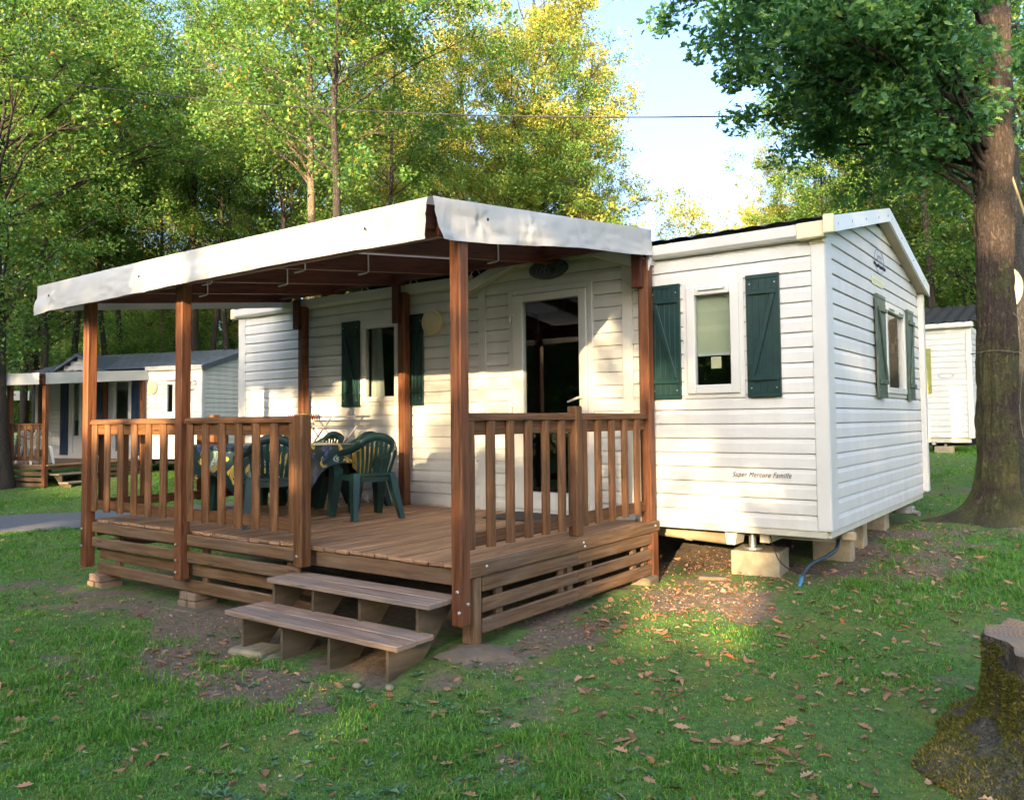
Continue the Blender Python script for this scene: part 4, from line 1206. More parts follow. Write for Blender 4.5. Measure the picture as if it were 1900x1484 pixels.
# brick piers under the terrace
def pier(x, y, label, slab=False):
    g_ = gz(x, y)
    e = empty('brick_pier', (x, y, g_ - .02), label, 'brick pier', 'stacked brick piers under the terrace')
    hh = .15 - g_ + .02
    a = MB(); q = hh / 2
    for j in range(2):
        for i in range(2):
            a.cbox((x + (i - .5) * .115 + random.uniform(-.01, .01), y + random.uniform(-.01, .01), g_ - .02 + q * (j + .5)), ((1, .05 * random.uniform(-1, 1), 0), (0, 1, 0), (0, 0, 1)), (.11, .22, q - .004), .006)
    a.build('bricks', M['brick'], e)
    if slab:
        s_ = MB(); s_.cbox((x + .02, y - .03, g_ - .012), ((1, .1, 0), (-.1, 1, 0), (0, 0, 1)), (.46, .36, .03), .012); s_.build('base_slab', M['footing'], e)
pier(-6.02, -2.56, 'crumbling brick pier at the far left corner of the terrace')
pier(-4.52, -2.54, 'two-course brick pier on a slab under the middle terrace post', True)
mb = MB()
mb.grid([[(-1.40 + math.cos(t_) * q * (.25 + .06 * math.sin(3 * t_ + 1) + .03 * math.sin(7 * t_)), -2.64 + math.sin(t_) * q * (.20 + .05 * math.sin(2 * t_) + .03 * math.sin(5 * t_ + 2)), .178 - .05 * q ** 3 + .006 * float(vnoise(3 * math.cos(t_) * q, 3 * math.sin(t_) * q, 2.0, 5))) for t_ in np.linspace(2 * math.pi, 0, 40, endpoint=False)] for q in np.linspace(.03, 1, 12)], closed=True)
tag(mb.build('footing', M['footing']), 'gritty concrete footing under the front corner post of the terrace', 'footing')
block('concrete_lump', 'concrete lump under the terrace skirting beside the mobile home', 'footing', (-1.50, -.22, .12), (.2, .24, .10), .1, 'footing', None, .02)

# ------------------------------------------------------------------ furniture on the terrace
FLOOR = .661
tb = empty('garden_table', (-5.05, -1.25, FLOOR), 'dark green plastic garden table under a leaf-print cloth', 'table')
mb = MB(); mb.box(-5.88, -4.22, -1.68, -.82, FLOOR + .64, FLOOR + .68, .012); mb.build('tabletop', M['chair'], tb)
for sx in (-5.72, -4.38):
    for sy in (-1.52, -.98):
        mb = MB()
        dx = .05 if sx > -5 else -.05; dy = -.04 if sy < -1.2 else .04
        prof = [(-.05, -.05), (.05, -.05), (.05, .05), (-.05, .05)]
        P = [[(sx + dx * t + px * (1 - .35 * t), sy + dy * t + py * (1 - .35 * t), FLOOR + .64 * (1 - t)) for px, py in prof] for t in (0, .5, 1)]
        mb.grid(P[::-1], smooth=False, closed=True); mb.build('leg', M['chair'], tb)
def cloth():
    mb = MB(); x0, x1, y0, y1 = -5.93, -4.17, -1.73, -.77; zt = FLOOR + .686
    N = 150; rings = 14
    per = []
    Ltot = 2 * (x1 - x0) + 2 * (y1 - y0)
    for i in range(N):
        s = Ltot * i / N
        if s < x1 - x0: p = (x0 + s, y0); n = (0, -1)
        elif s < x1 - x0 + y1 - y0: p = (x1, y0 + s - (x1 - x0)); n = (1, 0)
        elif s < 2 * (x1 - x0) + y1 - y0: p = (x1 - (s - (x1 - x0) - (y1 - y0)), y1); n = (0, 1)
        else: p = (x0, y1 - (s - 2 * (x1 - x0) - (y1 - y0))); n = (-1, 0)
        per.append((p, n, s))
    cx, cyy = (x0 + x1) / 2, (y0 + y1) / 2
    P = []
    for k in range(5):
        q = (k + .02) / 5
        P.append([(cx + (p[0] - cx) * q, cyy + (p[1] - cyy) * q, zt) for p, n, s in per])
    for k in range(rings):
        q = k / (rings - 1)
        row = []
        for p, n, s in per:
            corner = min(abs(p[0] - x0), abs(p[0] - x1)) + min(abs(p[1] - y0), abs(p[1] - y1))
            drop = .22 + .06 * math.sin(s * 2.1) + .20 * math.exp(-(corner / .22) ** 2) + (.22 * math.exp(-((s - .85) / .22) ** 2))
            out = .006 + q * (.035 + .03 * math.sin(s * 11 + 2) + .05 * math.exp(-(corner / .2) ** 2))
            row.append((p[0] + n[0] * out, p[1] + n[1] * out, zt - drop * q ** 1.1 - .006 * (q > 0)))
        P.append(row)
    mb.grid(P[::-1], closed=True)
    o = mb.build('tablecloth', M['cloth'])
    tag(o, 'dark green tablecloth printed with yellow and grey leaves', 'tablecloth')
cloth()

def make_chair():
    """monobloc garden chair, facing +Y in its own frame, base at the origin"""
    e = empty('garden_chair', (0, 0, 0), 'dark green plastic garden chair nearest the door wall, its back towards the steps', 'chair', 'green plastic garden chairs round the table')
    mb = MB()
    # seat, dished, with a front lip
    P = []
    for j in range(11):
        v = j / 10
        row = []
        for i in range(13):
            u = i / 12 * 2 - 1
            wdt = .235 - .02 * (1 - v)
            row.append((u * wdt, -.20 + .44 * v, .435 - .018 * (1 - v) - .012 * (1 - u * u) + (-.03 * max(0, (v - .85) / .15) ** 2)))
        P.append(row)
    mb.grid(P)
    P2 = [[(p[0], p[1], p[2] - .022) for p in r_] for r_ in P]; mb.grid(P2[::-1])
    ed = [P[0][i] for i in range(13)] + [P[j][12] for j in range(1, 11)] + [P[10][i] for i in range(11, -1, -1)] + [P[j][0] for j in range(9, 0, -1)]
    mb.grid([[(a[0], a[1], a[2]) for a in ed], [(a[0] * 1.01, a[1], a[2] - .045) for a in ed]], closed=True)
    mb.build('seat', M['chair'], e, shift=False)
    # back: rounded rim that sweeps down into the arms
    rim = []
    for k in range(41):
        t = k / 40 * 2 - 1
        a = t * math.pi / 2
        xx = .275 * math.sin(a) if abs(t) < .62 else (.275 * math.sin(.62 * math.pi / 2) + (abs(t) - .62) / .38 * .055) * (1 if t > 0 else -1)
        yb = -.30 + (0 if abs(t) < .45 else .46 * ((abs(t) - .45) / .55) ** 1.25)
        zz = .845 - .205 * abs(t) ** 2.1 / (.62 ** 2.1) * .62 if abs(t) < .62 else .845 - .205 * .62 - (abs(t) - .62) / .38 * .075
        rim.append((xx, yb, zz))
    mb = MB()
    wv = []
    for i, p in enumerate(rim):
        t = abs(i / 40 * 2 - 1)
        dn = np.array([0, .02, -.075 if t < .5 else -.075 + (t - .5) * .07]); p = np.array(p)
        inn = p + dn - np.array([p[0] * .10 * (1 - t), 0, 0])
        wv.append([p + (0, -.008, 0), p + (0, .012, .008), inn + (0, .012, 0), inn + (0, -.008, 0)])
    mb.grid(np.array(wv), closed=True)
    # slats
    n = 9
    for i in range(n):
        u = (i - (n - 1) / 2) / ((n - 1) / 2)
        top = np.array([u * .205, -.288, .775 - .10 * u * u]); bot = np.array([u * .165, -.195, .43])
        md = (top + bot) / 2 + np.array([0, -.012, 0])
        for a, b in ((bot, md), (md, top)): mb.bar(a, b, .031, .012, (0, 1, 0), .003)
    mb.bar((-.185, -.20, .435), (.185, -.20, .435), .03, .03); 
    mb.build('backrest', M['chair'], e, shift=False)
    for sx in (-1, 1):
        for front in (1, 0):
            mb = MB()
            if front:
                T0 = np.array([sx * .285, .18, .635]); T1 = np.array([sx * .235, .205, .42]); B = np.array([sx * .265, .275, 0])
                W = [(T0, .03, .055), (T1, .05, .075), ((T1 + B) / 2 + (sx * .004, -.005, 0), .04, .06), (B, .03, .045)]
            else:
                T1 = np.array([sx * .195, -.175, .43]); B = np.array([sx * .255, -.315, 0])
                W = [(T1 + (0, 0, .02), .035, .06), ((T1 * .6 + B * .4), .032, .05), (B, .022, .035)]
            P = [[c + np.array([px * w_, py * d_, 0]) for px, py in ((-1, -1), (1, -1), (1, 1), (-1, 1))] for c, w_, d_ in W]
            mb.grid(P[::-1], smooth=False, closed=True)
            last = [tuple(p) for p in P[-1]]; mb.add(last, [(0, 3, 2, 1)])
            mb.build('leg', M['chair'], e, shift=False)
    return e
ch = make_chair()
def place_chair(o, x, y, face, label):
    """face = heading of the seat front, degrees counter-clockwise from +X"""
    o.location = (x, y, FLOOR + .002); o.rotation_euler = (0, 0, R(face - 90)); o['label'] = label
ch.scale = (.93, .93, .94); place_chair(ch, -3.97, -1.12, 160, 'dark green plastic garden chair at the table end, in full view of the steps')
c2 = copy_tree(ch); place_chair(c2, -4.30, -1.98, 150, 'dark green plastic garden chair half hidden behind the gate post of the terrace')
c3 = copy_tree(ch); place_chair(c3, -5.30, -.62, 268, 'dark green plastic garden chair behind the table, seen through the middle railing bay')
c4 = copy_tree(ch); place_chair(c4, -4.70, -.60, 275, 'dark green plastic garden chair behind the table, nearest the end chair')

# drying rack with pegs
dr = empty('drying_rack', (-5.75, -.45, FLOOR), 'folding metal clothes drying rack standing between the table and the house wall', 'drying rack')
zr = 1.625
mb = MB()
mb.tube([(-6.55 + .6, -.68, zr), (-4.85, -.68, zr), (-4.85, -.22, zr), (-6.55 + .6, -.22, zr), (-6.55 + .6, -.68, zr)], .009, 8)
for k in range(1, 8): mb.tube([(-5.95, -.68 + .46 * k / 8, zr), (-4.85, -.68 + .46 * k / 8, zr)], .004, 6)
mb.build('rack_top', M['white_metal'], dr)
mb = MB()
mb.tube([(-4.95, -.68, zr), (-5.95, -.68, FLOOR + .01), (-5.95, -.22, FLOOR + .01), (-4.95, -.22, zr)], .010, 8)
mb.build('leg', M['white_metal'], dr)
mb = MB()
mb.tube([(-5.85, -.66, zr), (-4.85, -.66, FLOOR + .01), (-4.85, -.24, FLOOR + .01), (-5.85, -.24, zr)], .010, 8)
mb.build('leg', M['white_metal'], dr)
PEGS = ['peg_red', 'peg_green', 'peg_blue', 'peg_yellow', 'peg_pink']
pegn = {'peg_red': 'red', 'peg_green': 'green', 'peg_blue': 'blue', 'peg_yellow': 'yellow', 'peg_pink': 'pink'}
for i in range(15):
    k = PEGS[(i * 7 + i // 3) % 5]; xx = -5.62 + i * .036
    mb = MB()
    for s in (-1, 1): mb.bar((xx, -.70 + s * .004 - .01, zr - .035), (xx, -.70 + s * .012 - .01, zr + .035), .012, .007, (1, 0, 0), .002)
    o = mb.build('clothes_peg', M[k]); tag(o, f'{pegn[k]} plastic clothes peg clipped along the front bar of the drying rack', 'clothes peg', f'{pegn[k]} pegs on the drying rack')
# towel hanging off the table end behind the chair
mb = MB()
mb.grid([[(-4.14 + .02 * q + .012 * math.sin(9 * s + 3 * q), -1.15 + .32 * s, FLOOR + .66 - (.30 - .20 * abs(s - .55)) * q) for q in np.linspace(0, 1, 8)] for s in np.linspace(0, 1, 10)])
tag(mb.build('beach_towel', M['cloth_yellow']), 'yellow patterned towel hanging from the end of the table behind the chair', 'towel')
mb = MB(); mb.box(-2.95, -2.15, -.62, -.06, .662, .672, .003)
tag(mb.build('doormat', M['rubber']), 'dark doormat lying on the decking in front of the glazed door', 'doormat')

# ------------------------------------------------------------------ neighbouring cabin on the left, built at the origin and then moved
cab = empty('holiday_cabin', (0, 0, 0), 'cream clad cabin with slate roof and navy shutters, beyond the far end of the terrace', 'cabin')
FX0 = ((0, 0, 0), (1, 0, 0), (0, -1, 0))
mb = MB()
opc = [(-4.42, -3.48, .6, 2.85), (-2.88, -2.28, .75, 2.78), (-1.13, -.83, 1.82, 2.66)]
siding_wall(mb, (0, 0, 0), (1, 0, 0), (0, -1, 0), -5.6, -.07, range(0, 19), opc, None, .121, 2.96)
siding_wall(mb, (0, 0, 0), (0, 1, 0), (1, 0, 0), .06, 3.95, range(-5, 19), (), lambda z: (.06, 3.95) if z < 3.0 else (2 - (3.62 - z) / .32, 2 + (3.62 - z) / .32), .121, 2.96)
siding_wall(mb, (-5.6, 0, 0), (0, 1, 0), (-1, 0, 0), .06, 3.95, range(-5, 19), (), lambda z: (.06, 3.95) if z < 3.0 else (2 - (3.62 - z) / .32, 2 + (3.62 - z) / .32), .121, 2.96)
siding_wall(mb, (0, -.05, 0), (1, 0, 0), (0, -1, 0), -4.95, -3.05, range(-5, 0), (), lambda z: (-4 - (3.44 - z) / .5, -4 + (3.44 - z) / .5), .121, 2.96)
mb.box(-5.55, -.05, .02, .05, .66, .7); mb.box(-5.55, -.05, 1.6, 1.62, .66, 2.98)
mb.build('wall', M['siding'], cab)
mb = MB(); mb.box(-.08, .016, -.02, 0, .66, 2.98); mb.build('corner_trim', M['trim'], cab)
mb = MB(); mb.box(0, .02, .0, .12, .66, 2.98); mb.build('corner_trim', M['trim'], cab)
mb = MB(); mb.box(-5.68, -5.58, -.02, .1, .66, 2.98); mb.build('corner_trim', M['trim'], cab)
mb = MB()
xs = np.arange(-5.75, .13, .07)
rows = [[(x, 2 - t, 3.66 - t * .30 + .018 * abs(math.sin(math.pi * x / .28)) + .03 * ((t / .34) % 1.0)) for x in xs] for t in np.arange(2.12, -.01, -.0565)]
mb.grid(rows, smooth=False)
mb.grid([[(x, 2.02, 3.66) for x in xs], [(x, 4.15, 3.02) for x in xs]], smooth=False)
for sg in (-1, 1):
    rows = [[(-4 + sg * q, y, 3.50 - q * .5 + .02 * abs(math.sin(math.pi * y / .28))) for y in np.arange(-.22, 1.75, .07)] for q in np.arange(0, 1.05, .1)]
    mb.grid(rows if sg < 0 else rows[::-1], smooth=False)
mb.build('roof', M['roof_blue'], cab)
mb = MB()
for y0, y1, z0, z1 in ((-.1, 2, 3.0, 3.63), (4.1, 2, 3.0, 3.63)): mb.bar((.09, y0, z0), (.09, y1, z1), .03, .13, (0, 0, 1))
mb.build('fascia', M['roof_blue'], cab)
mb = MB()
for sg in (-1, 1): mb.bar((-4 + sg * 1.0, -.2, 2.97), (-4, -.2, 3.47), .03, .07, (0, 0, 1))
mb.build('gable_board', M['roof_blue'], cab)
mb = MB(); mb.prism(gp, (-1.75, 0, 2.965), (.1, 0, 2.965), (0, 1, 0), (0, 0, 1)); mb.build('gutter', M['trim'], cab)
d = MB(); rect_frame(d, *FX0, -4.44, -3.46, .66, 2.87, .07, -.02, .03); rect_frame(d, *FX0, -4.37, -3.96, .70, 2.80, .10, -.02, .045); rect_frame(d, *FX0, -3.955, -3.53, .70, 2.80, .10, -.02, .045)
d.box(-4.27, -4.06, -.03, .0, .80, 1.28); d.box(-3.86, -3.63, -.03, .0, .80, 1.28)
cd = d.build('door', M['pvc'], cab)
for a, b in ((-4.27, -4.06), (-3.855, -3.63)):
    p = MB(); p.add([(a, .0, 1.28), (b, .0, 1.28), (b, .0, 2.70), (a, .0, 2.70)], [(0, 1, 2, 3)]); p.build('pane', M['glass'], cd)
    p = MB(); p.grid([[(a + (b - a) * s, .04 + .012 * math.sin(14 * s), z) for z in (2.68, 2.1, 1.7)] for s in np.linspace(0, 1, 10)]); p.build('curtain', M['curtain'], cd)
cw = window(cab, *FX0, -2.87, -2.29, .78, 2.77, .07, 0)
p = MB(); p.grid([[(-2.40 + .09 * s, .05 + .012 * math.sin(12 * s), z) for z in (2.7, 1.7, .9)] for s in np.linspace(0, 1, 8)]); p.build('curtain', M['curtain'], cw)
window(cab, *FX0, -1.12, -.84, 1.83, 2.65, .05, 0)
for a, b in ((-4.74, -4.45), (-3.44, -3.2), (-2.25, -1.95)): shutter(cab, *FX0, a, b, .75, 2.82, M['navy'])
l = MB(); l.disc((-1.56, -.01, 2.52), (0, -1, 0), .17, .17, (1, 0, 0), .05, 28, .02); l.build('wall_lamp', M['lamp'], cab)
text('lettering', 'e', .62, M['brown_ink'], cab, (-.34, -.018, 2.60), ROT_FRONT, .45, .001, 1, -.012)
mb = MB(); mb.box(-5.5, -.1, .3, 3.6, .52, .655); mb.build('chassis_beam', M['dark'], cab)
# its terrace
ct = empty('cabin_terrace', (0, 0, 0), 'wooden terrace with white canopy and steps belonging to the cabin with navy shutters', 'terrace')
mb = MB()
x = -5.9
while x < -1.86: mb.box(x, x + .115, -3.0, -.03, .63, .66, .004); x += .122
mb.build('decking', M['deck'], ct)
for (x, y, zb, nm) in ((-1.85, -3.0, .16, 'post'), (-2.95, -3.0, .18, 'post'), (-4.4, -3.0, .18, 'post'), (-5.85, -3.0, .18, 'post'), (-1.80, -.12, .25, 'post'), (-3.05, -.12, .6, 'post'), (-5.35, -.12, .6, 'post')):
    mb = MB(); mb.box(x - .05, x + .05, y - .05, y + .05, zb, 2.72 if y < -1 else 2.92, .006); mb.build('post', M['post'], ct)
def czc(y): return 2.76 + (y + 3.2) * .075
mb = MB(); mb.grid([[(x, y, czc(y) + .01 * math.sin(4 * x)) for x in np.linspace(-6.1, -1.72, 30)] for y in np.linspace(-3.2, .0, 16)]); mb.build('canopy_sheet', M['tarp'], ct)
mb = MB(); mb.grid([[(-1.70 + .02 * q + .02 * float(vnoise(y, q, 2.5, 77)) * q, y - .10 * (1 - (y + 3.15) / 3.15) * (1 - q) * 0, czc(y) - .26 * q) for y in np.linspace(-3.15, 0.02, 40)] for q in np.linspace(0, 1, 8)]); mb.build('valance', M['tarp'], ct)
mb = MB(); mb.grid([[(x, -3.22 - .02 * q - .03 * float(vnoise(x, q, 2.5, 78)) * q, czc(-3.2) - .26 * q) for x in np.linspace(-6.1, -1.80, 50)] for q in np.linspace(0, 1, 8)]); mb.build('valance', M['tarp'], ct)
mb = MB(); mb.box(-6.0, -1.76, -.06, -.02, 2.72, 2.86); mb.box(-6.0, -1.8, -3.1, -3.05, 2.5, 2.66); mb.build('beam', M['rafter'], ct)
def crail(a, b, y):
    r_ = MB(); r_.box(a, b, y - .05, y + .05, 1.57, 1.61); r_.box(a, b, y - .015, y + .015, 1.47, 1.565); r_.box(a, b, y - .015, y + .015, .76, .85)
    ro = r_.build('railing', M['rail'], ct)
    x = a + .07
    while x < b - .06:
        bb = MB(); bb.prism(RP, (x, y - .016, .75), (x, y - .016, 1.56), (1, 0, 0), (0, -1, 0)); bb.build('baluster', M['rail'], ro); x += .20
for a, b in ((-2.9, -1.9), (-4.35, -3.0), (-5.8, -4.45)): crail(a, b, -3.0)
for z0, z1 in ((.545, .64), (.41, .50), (.28, .37), (.15, .24)):
    mb = MB(); mb.box(-5.85, -1.9, -3.02, -2.99, z0, z1); mb.build('skirting_board', M['skirt'], ct)
    mb = MB(); mb.box(-1.85, -1.82, -2.95 if z0 > .5 else -1.35, -.1, z0, z1); mb.build('skirting_board', M['skirt'], ct)
cs = empty('wooden_steps', (0, 0, 0), 'two narrow wooden steps up to the terrace of the cabin with navy shutters', 'steps')
for k, (z, x0) in enumerate(((.45, -1.83), (.26, -1.55))):
    mb = MB(); mb.box(x0, x0 + .3, -2.9, -1.5, z - .035, z, .005); mb.build('tread', M['step'], cs)
for y in (-2.8, -2.2, -1.6):
    mb = MB(); mb.prism([(-1.82, .42), (-1.55, .42), (-1.55, .225), (-1.27, .225), (-1.27, .08), (-1.5, .08)], (0, y, 0), (0, y + .03, 0), (1, 0, 0), (0, 0, 1)); mb.build('stringer', M['ply'], cs)
CP = (-16.988, 5.537, 0); CR = R(17)
for o in (cab, ct, cs): o.location = CP; o.rotation_euler = (0, 0, CR)
def cab_pt(x, y): return (CP[0] + x * math.cos(CR) - y * math.sin(CR), CP[1] + x * math.sin(CR) + y * math.cos(CR))
def white_chair(lx, ly, face, label):
    c = copy_tree(ch); p = cab_pt(lx, ly); c.location = (p[0], p[1], .662); c.rotation_euler = (0, 0, R(face) + CR); c['label'] = label; c['group'] = 'white chairs on the far terrace'
    for q in kids(c):
        q.material_slots[0].link = 'OBJECT'; q.material_slots[0].material = M['white_plastic']
white_chair(-2.45, -2.62, 60, 'white plastic chair at the corner of the far terrace beside its front post')
white_chair(-3.0, -2.3, -80, 'white plastic chair behind the railing of the far terrace')
# a third terrace canopy further off
fc = empty('far_canopy', (0, 0, 0), 'white terrace canopy on brown posts far off at the left edge of the picture', 'canopy')
mb = MB(); mb.box(-3, 2.0, -1.6, 1.5, 2.62, 2.66, .01); mb.build('canopy_sheet', M['tarp'], fc)
mb = MB(); mb.grid([[(x, -1.62 - .02 * q, 2.65 - .36 * q + .01 * math.sin(5 * x)) for x in np.linspace(-3, 2.0, 20)] for q in (0, .3, .6, 1)]); mb.build('valance', M['tarp'], fc)
for x in (-2.8, .3, 1.8):
    mb = MB(); mb.box(x - .06, x + .06, -1.55, -1.43, 0, 2.64); mb.build('post', M['post'], fc)
mb = MB(); mb.box(-3, 1.8, -1.53, -1.45, 1.0, 1.08); mb.box(-3, 1.8, -1.53, -1.45, .1, .5); mb.build('railing', M['rail'], fc)
p = at_px(22, 770, 34); fc.location = (p[0], p[1], gz(p[0], p[1])); fc.rotation_euler = (0, 0, R(30))

# ------------------------------------------------------------------ cabin behind on the right
rc = empty('holiday_cabin', (-2.6, 14.4, .8), 'white cabin with dark wavy roof tiles between the end wall and the big tree', 'cabin')
mb = MB()
siding_wall(mb, (0, 12.5, 0), (1, 0, 0), (0, -1, 0), -5.5, -.46, range(0, 19), (), None, .1215, 3.43)
siding_wall(mb, (-.446, 12.5, 0), (0, 1, 0), (1, 0, 0), .0, 4.0, range(0, 19), (), None, .1215, 3.43)
mb.build('wall', M['siding'], rc)
mb = MB(); mb.box(-.54, -.43, 12.472, 12.51, 1.11, 3.44, .006); mb.build('corner_trim', M['trim'], rc)
mb = MB(); mb.box(-5.6, -.38, 12.36, 12.49, 3.40, 3.51, .02); mb.build('gutter', M['trim'], rc)
mb = MB()
xs = np.arange(-5.6, -.30, .03)
mb.grid([[(x, 12.36 + t, 3.52 + t * .26 + .022 * math.sin(math.pi * 2 * (x + .2 * (k % 2)) / .24) + .03 * (k % 2)) for x in xs] for k, t in enumerate(np.arange(0, 2.2, .11))], smooth=False)
mb.grid([[(x, 14.5, 4.08) for x in xs], [(x, 16.6, 3.5) for x in xs]], smooth=False)
mb.build('roof', M['roof'], rc)
t_ = plain('lime_shutter', (0.26, 0.27, 0.07), 0.5, 0.4, 0, 0.12, 6)
shutter(rc, (0, 12.5, 0), (1, 0, 0), (0, -1, 0), -1.48, -1.19, 2.06, 3.0, t_)
em = MB(); em.disc((-.92, 12.482, 2.42), (0, -1, 0), .15, .06, (1, 0, 0), .003, 28, 0, .86); ro = em.build('emblem', M['grey_ink'], rc)
text('lettering', 'Super Mercure', .075, M['grey_ink'], rc, (-.86, 12.482, 1.36), ROT_FRONT, .45, .0008, 1, -.001)
mb = MB(); mb.box(-5.4, -.5, 12.52, 12.6, 1.02, 1.12); mb.prism([(-.06, .14), (.06, .14), (.03, 0), (-.03, 0)], (-1.2, 12.55, .97), (-1.2, 12.75, .97), (1, 0, 0), (0, 0, 1)); mb.tube([(-1.0, 12.7, .94), (-1.0, 12.7, 1.1)], .025, 8); mb.build('chassis_beam', M['skirt_metal'], rc)
mb = MB(); mb.box(-5.3, -.6, 12.9, 16, .95, 1.1); mb.build('underframe', M['dark'], rc)
block('breeze_block', 'tan breeze block under the jack of the white cabin behind the big tree', 'block', (-1.02, 12.7, .76), (.34, .3, .18), 0)

# ------------------------------------------------------------------ overhead cable, hose, ropes, dish
p0 = at_px(-80, 121, 15.0); p1 = at_px(1801, 202.5, 9.05)
CABLE_SAG = 0.42
mb = MB(); mb.tube([p0 + (p1 - p0) * t - np.array([0, 0, CABLE_SAG * 4 * t * (1 - t)]) for t in np.linspace(0, 1, 40)], .009, 6)
tag(mb.build('overhead_cable', M['rubber']), 'thin black cable slung across the sky from the big tree on the right', 'cable')
mb = MB()
hp_ = [(-.10, .62, .53), (-.06, .40, .49), (-.09, .2, .45), (-.16, .07, .41), (-.20, -.01, .35), (-.207, -.06, .31)]
from mathutils.geometry import interpolate_bezier
def smooth_path(P, n=8):
    P = [np.array(p, float) for p in P]; out = []
    for i in range(len(P) - 1):
        a = P[max(i - 1, 0)]; b = P[i]; c = P[i + 1]; d_ = P[min(i + 2, len(P) - 1)]
        for k in range(n):
            t = k / n
            out.append(.5 * ((2 * b) + (c - a) * t + (2 * a - 5 * b + 4 * c - d_) * t * t + (3 * b - a - 3 * c + d_) * t ** 3))
    out.append(P[-1]); return out
hs = empty('water_hose', (-.2, -.1, .22), 'water hose running from under the end wall into the ground, blue at its lower end', 'hose')
mb = MB(); mb.tube(smooth_path(hp_), .015, 10); mb.build('upper_length', M['hose_dark'], hs)
mb = MB(); mb.tube(smooth_path([(-.206, -.05, .318), (-.213, -.10, .255), (-.225, -.15, .17)]), .0165, 10); mb.build('lower_length', M['hose'], hs)
mb = MB(); mb.tube(smooth_path([(-.5, .1, .60), (-.44, .0, .52), (-.38, -.04, .42), (-.28, .02, .34), (-.1, .1, .33)]), .005, 5)
tag(mb.build('thin_wire', M['rubber']), 'thin wire sagging under the near corner of the mobile home', 'wire')

# ------------------------------------------------------------------ big mossy tree on the right
TB = np.array([.735, 3.93, .34])
big = empty('oak_tree', tuple(TB), 'big mossy oak with a flared foot right beside the end wall of the mobile home', 'tree')
def loft(mb, rings, n, rad, ctr, seed, zs, amp=.02, fr=4.5):
    P = []
    for i in range(rings):
        z = zs[i]; c = ctr(z); row = []
        for k in range(n):
            a = 2 * math.pi * k / n
            r_ = rad(z, a)
            r_ += amp * (abs(mnoise.noise((math.cos(a) * fr, math.sin(a) * fr, z * 2.2 + seed))) - .22) + amp * .5 * (abs(mnoise.noise((math.cos(a) * fr * 2.1, math.sin(a) * fr * 2.1, z * 5 + seed))) - .2)
            r_ *= 1 + .035 * math.sin(a * 9 + 3 * math.sin(z * 1.3)) * (.6 + .4 * math.sin(z * 3 + a)) + .05 * mnoise.noise((math.cos(a) * 2.2, math.sin(a) * 2.2, z * 1.1 + seed)) + .035 * mnoise.noise((math.cos(a) * 9, math.sin(a) * 9, z * 5 + seed))
            row.append((c[0] + r_ * math.cos(a), c[1] + r_ * math.sin(a), z))
        P.append(row)
    mb.grid(P, closed=True)
def big_rad(z, a):
    q = max(0, z)
    base = .192 - .004 * q + .02 * math.exp(-((z - 1.95) / .35) ** 2) + .03 * math.exp(-((z - 4.2) / .3) ** 2)
    fl = math.exp(-q / .21)
    lob = .34 * max(0, math.cos(a - 3.5)) ** 3 + .25 * max(0, math.cos(a - 5.0)) ** 4 + .2 * max(0, math.cos(a - .4)) ** 3 + .22 * max(0, math.cos(a - 1.9)) ** 3
    return base + fl * (.07 + lob * .85) + .6 * math.exp(-q / .08) * max(0, math.cos(a - 3.55)) ** 10 + .35 * math.exp(-q / .07) * max(0, math.cos(a - 4.6)) ** 12
zs = np.concatenate([np.linspace(-.25, 1.0, 70), np.linspace(1.02, 6.5, 210), np.linspace(6.55, 9.5, 40)])
mb = MB(); loft(mb, len(zs), 140, big_rad, lambda z: (.024 * max(0, z) + .015 * math.sin(z * 1.1), .018 * z), 3, zs, .038, 5.0)
V0 = np.array(mb.v) + TB; mb.v = [tuple(p) for p in V0]
r_ = np.random.default_rng(11)
limb_ends = []
# limbs that carry the overhanging crown (given as points in the world around the tree)
clumps = []
for px, py, dp in [(1400, -50, 8.6), (1430, -20, 8.2), (1480, 20, 8.4), (1560, 30, 7.8), (1450, 80, 9.0), (1500, 110, 8.7), (1580, 120, 8.9), (1650, 40, 8.4), (1720, 30, 8.0), (1450, 150, 9.4), (1540, 190, 9.6),
                   (1620, 200, 9.0), (1700, 150, 8.6), (1760, 120, 8.3), (1640, 270, 9.6), (1720, 260, 9.2), (1560, -90, 8.0), (1650, -80, 8.0), (1450, -110, 8.2), (1750, -60, 8.2), (1500, 250, 10.6), (1430, 10, 10.2), (1400, 40, 9.6), (1660, 110, 9.8), (1770, 210, 9.4), (1870, 120, 10.4), (1890, 40, 10.6), (1430, -90, 8.8),
                   (1530, 60, 10), (1610, 90, 10.2), (1680, 200, 10.5), (1750, 300, 10.8)]:
    clumps.append(at_px(px, py, dp))
CV, CF, k0 = [], [], 0
for c in clumps:
    za = np.clip(c[2] - .9, 3.4, 7.5)
    st = TB + np.array([.024 * (za - .34), .018 * za, za - .34])
    br = curve3(st, c, .06, 9, r_, .06)
    L = np.linalg.norm(c - st); b0 = .012 + .011 * L
    mb.tube(br, np.linspace(b0, b0 * .25, 9), 6, cap=False)
    for _ in range(6):
        sp = c + r_.normal(size=3) * np.array([.33, .33, .22])
        i0 = r_.integers(5, 9)
        tw = curve3(br[i0], sp, .02, 5, r_, .08)
        mb.tube(tw, np.linspace(b0 * .25, .003, 5), 4, cap=False)
        P = clump_points(sp, r_.uniform(.22, .42), 170, r_, .75)
        v, f = leaf_lobed(P, .095, r_); CV.append(v); CF.append(f + k0); k0 += len(v)
mb.build('trunk', M['bark_near'], big)
o = big_mesh('crown', np.concatenate(CV) - TB, np.concatenate(CF), M['leaf_near'], big)
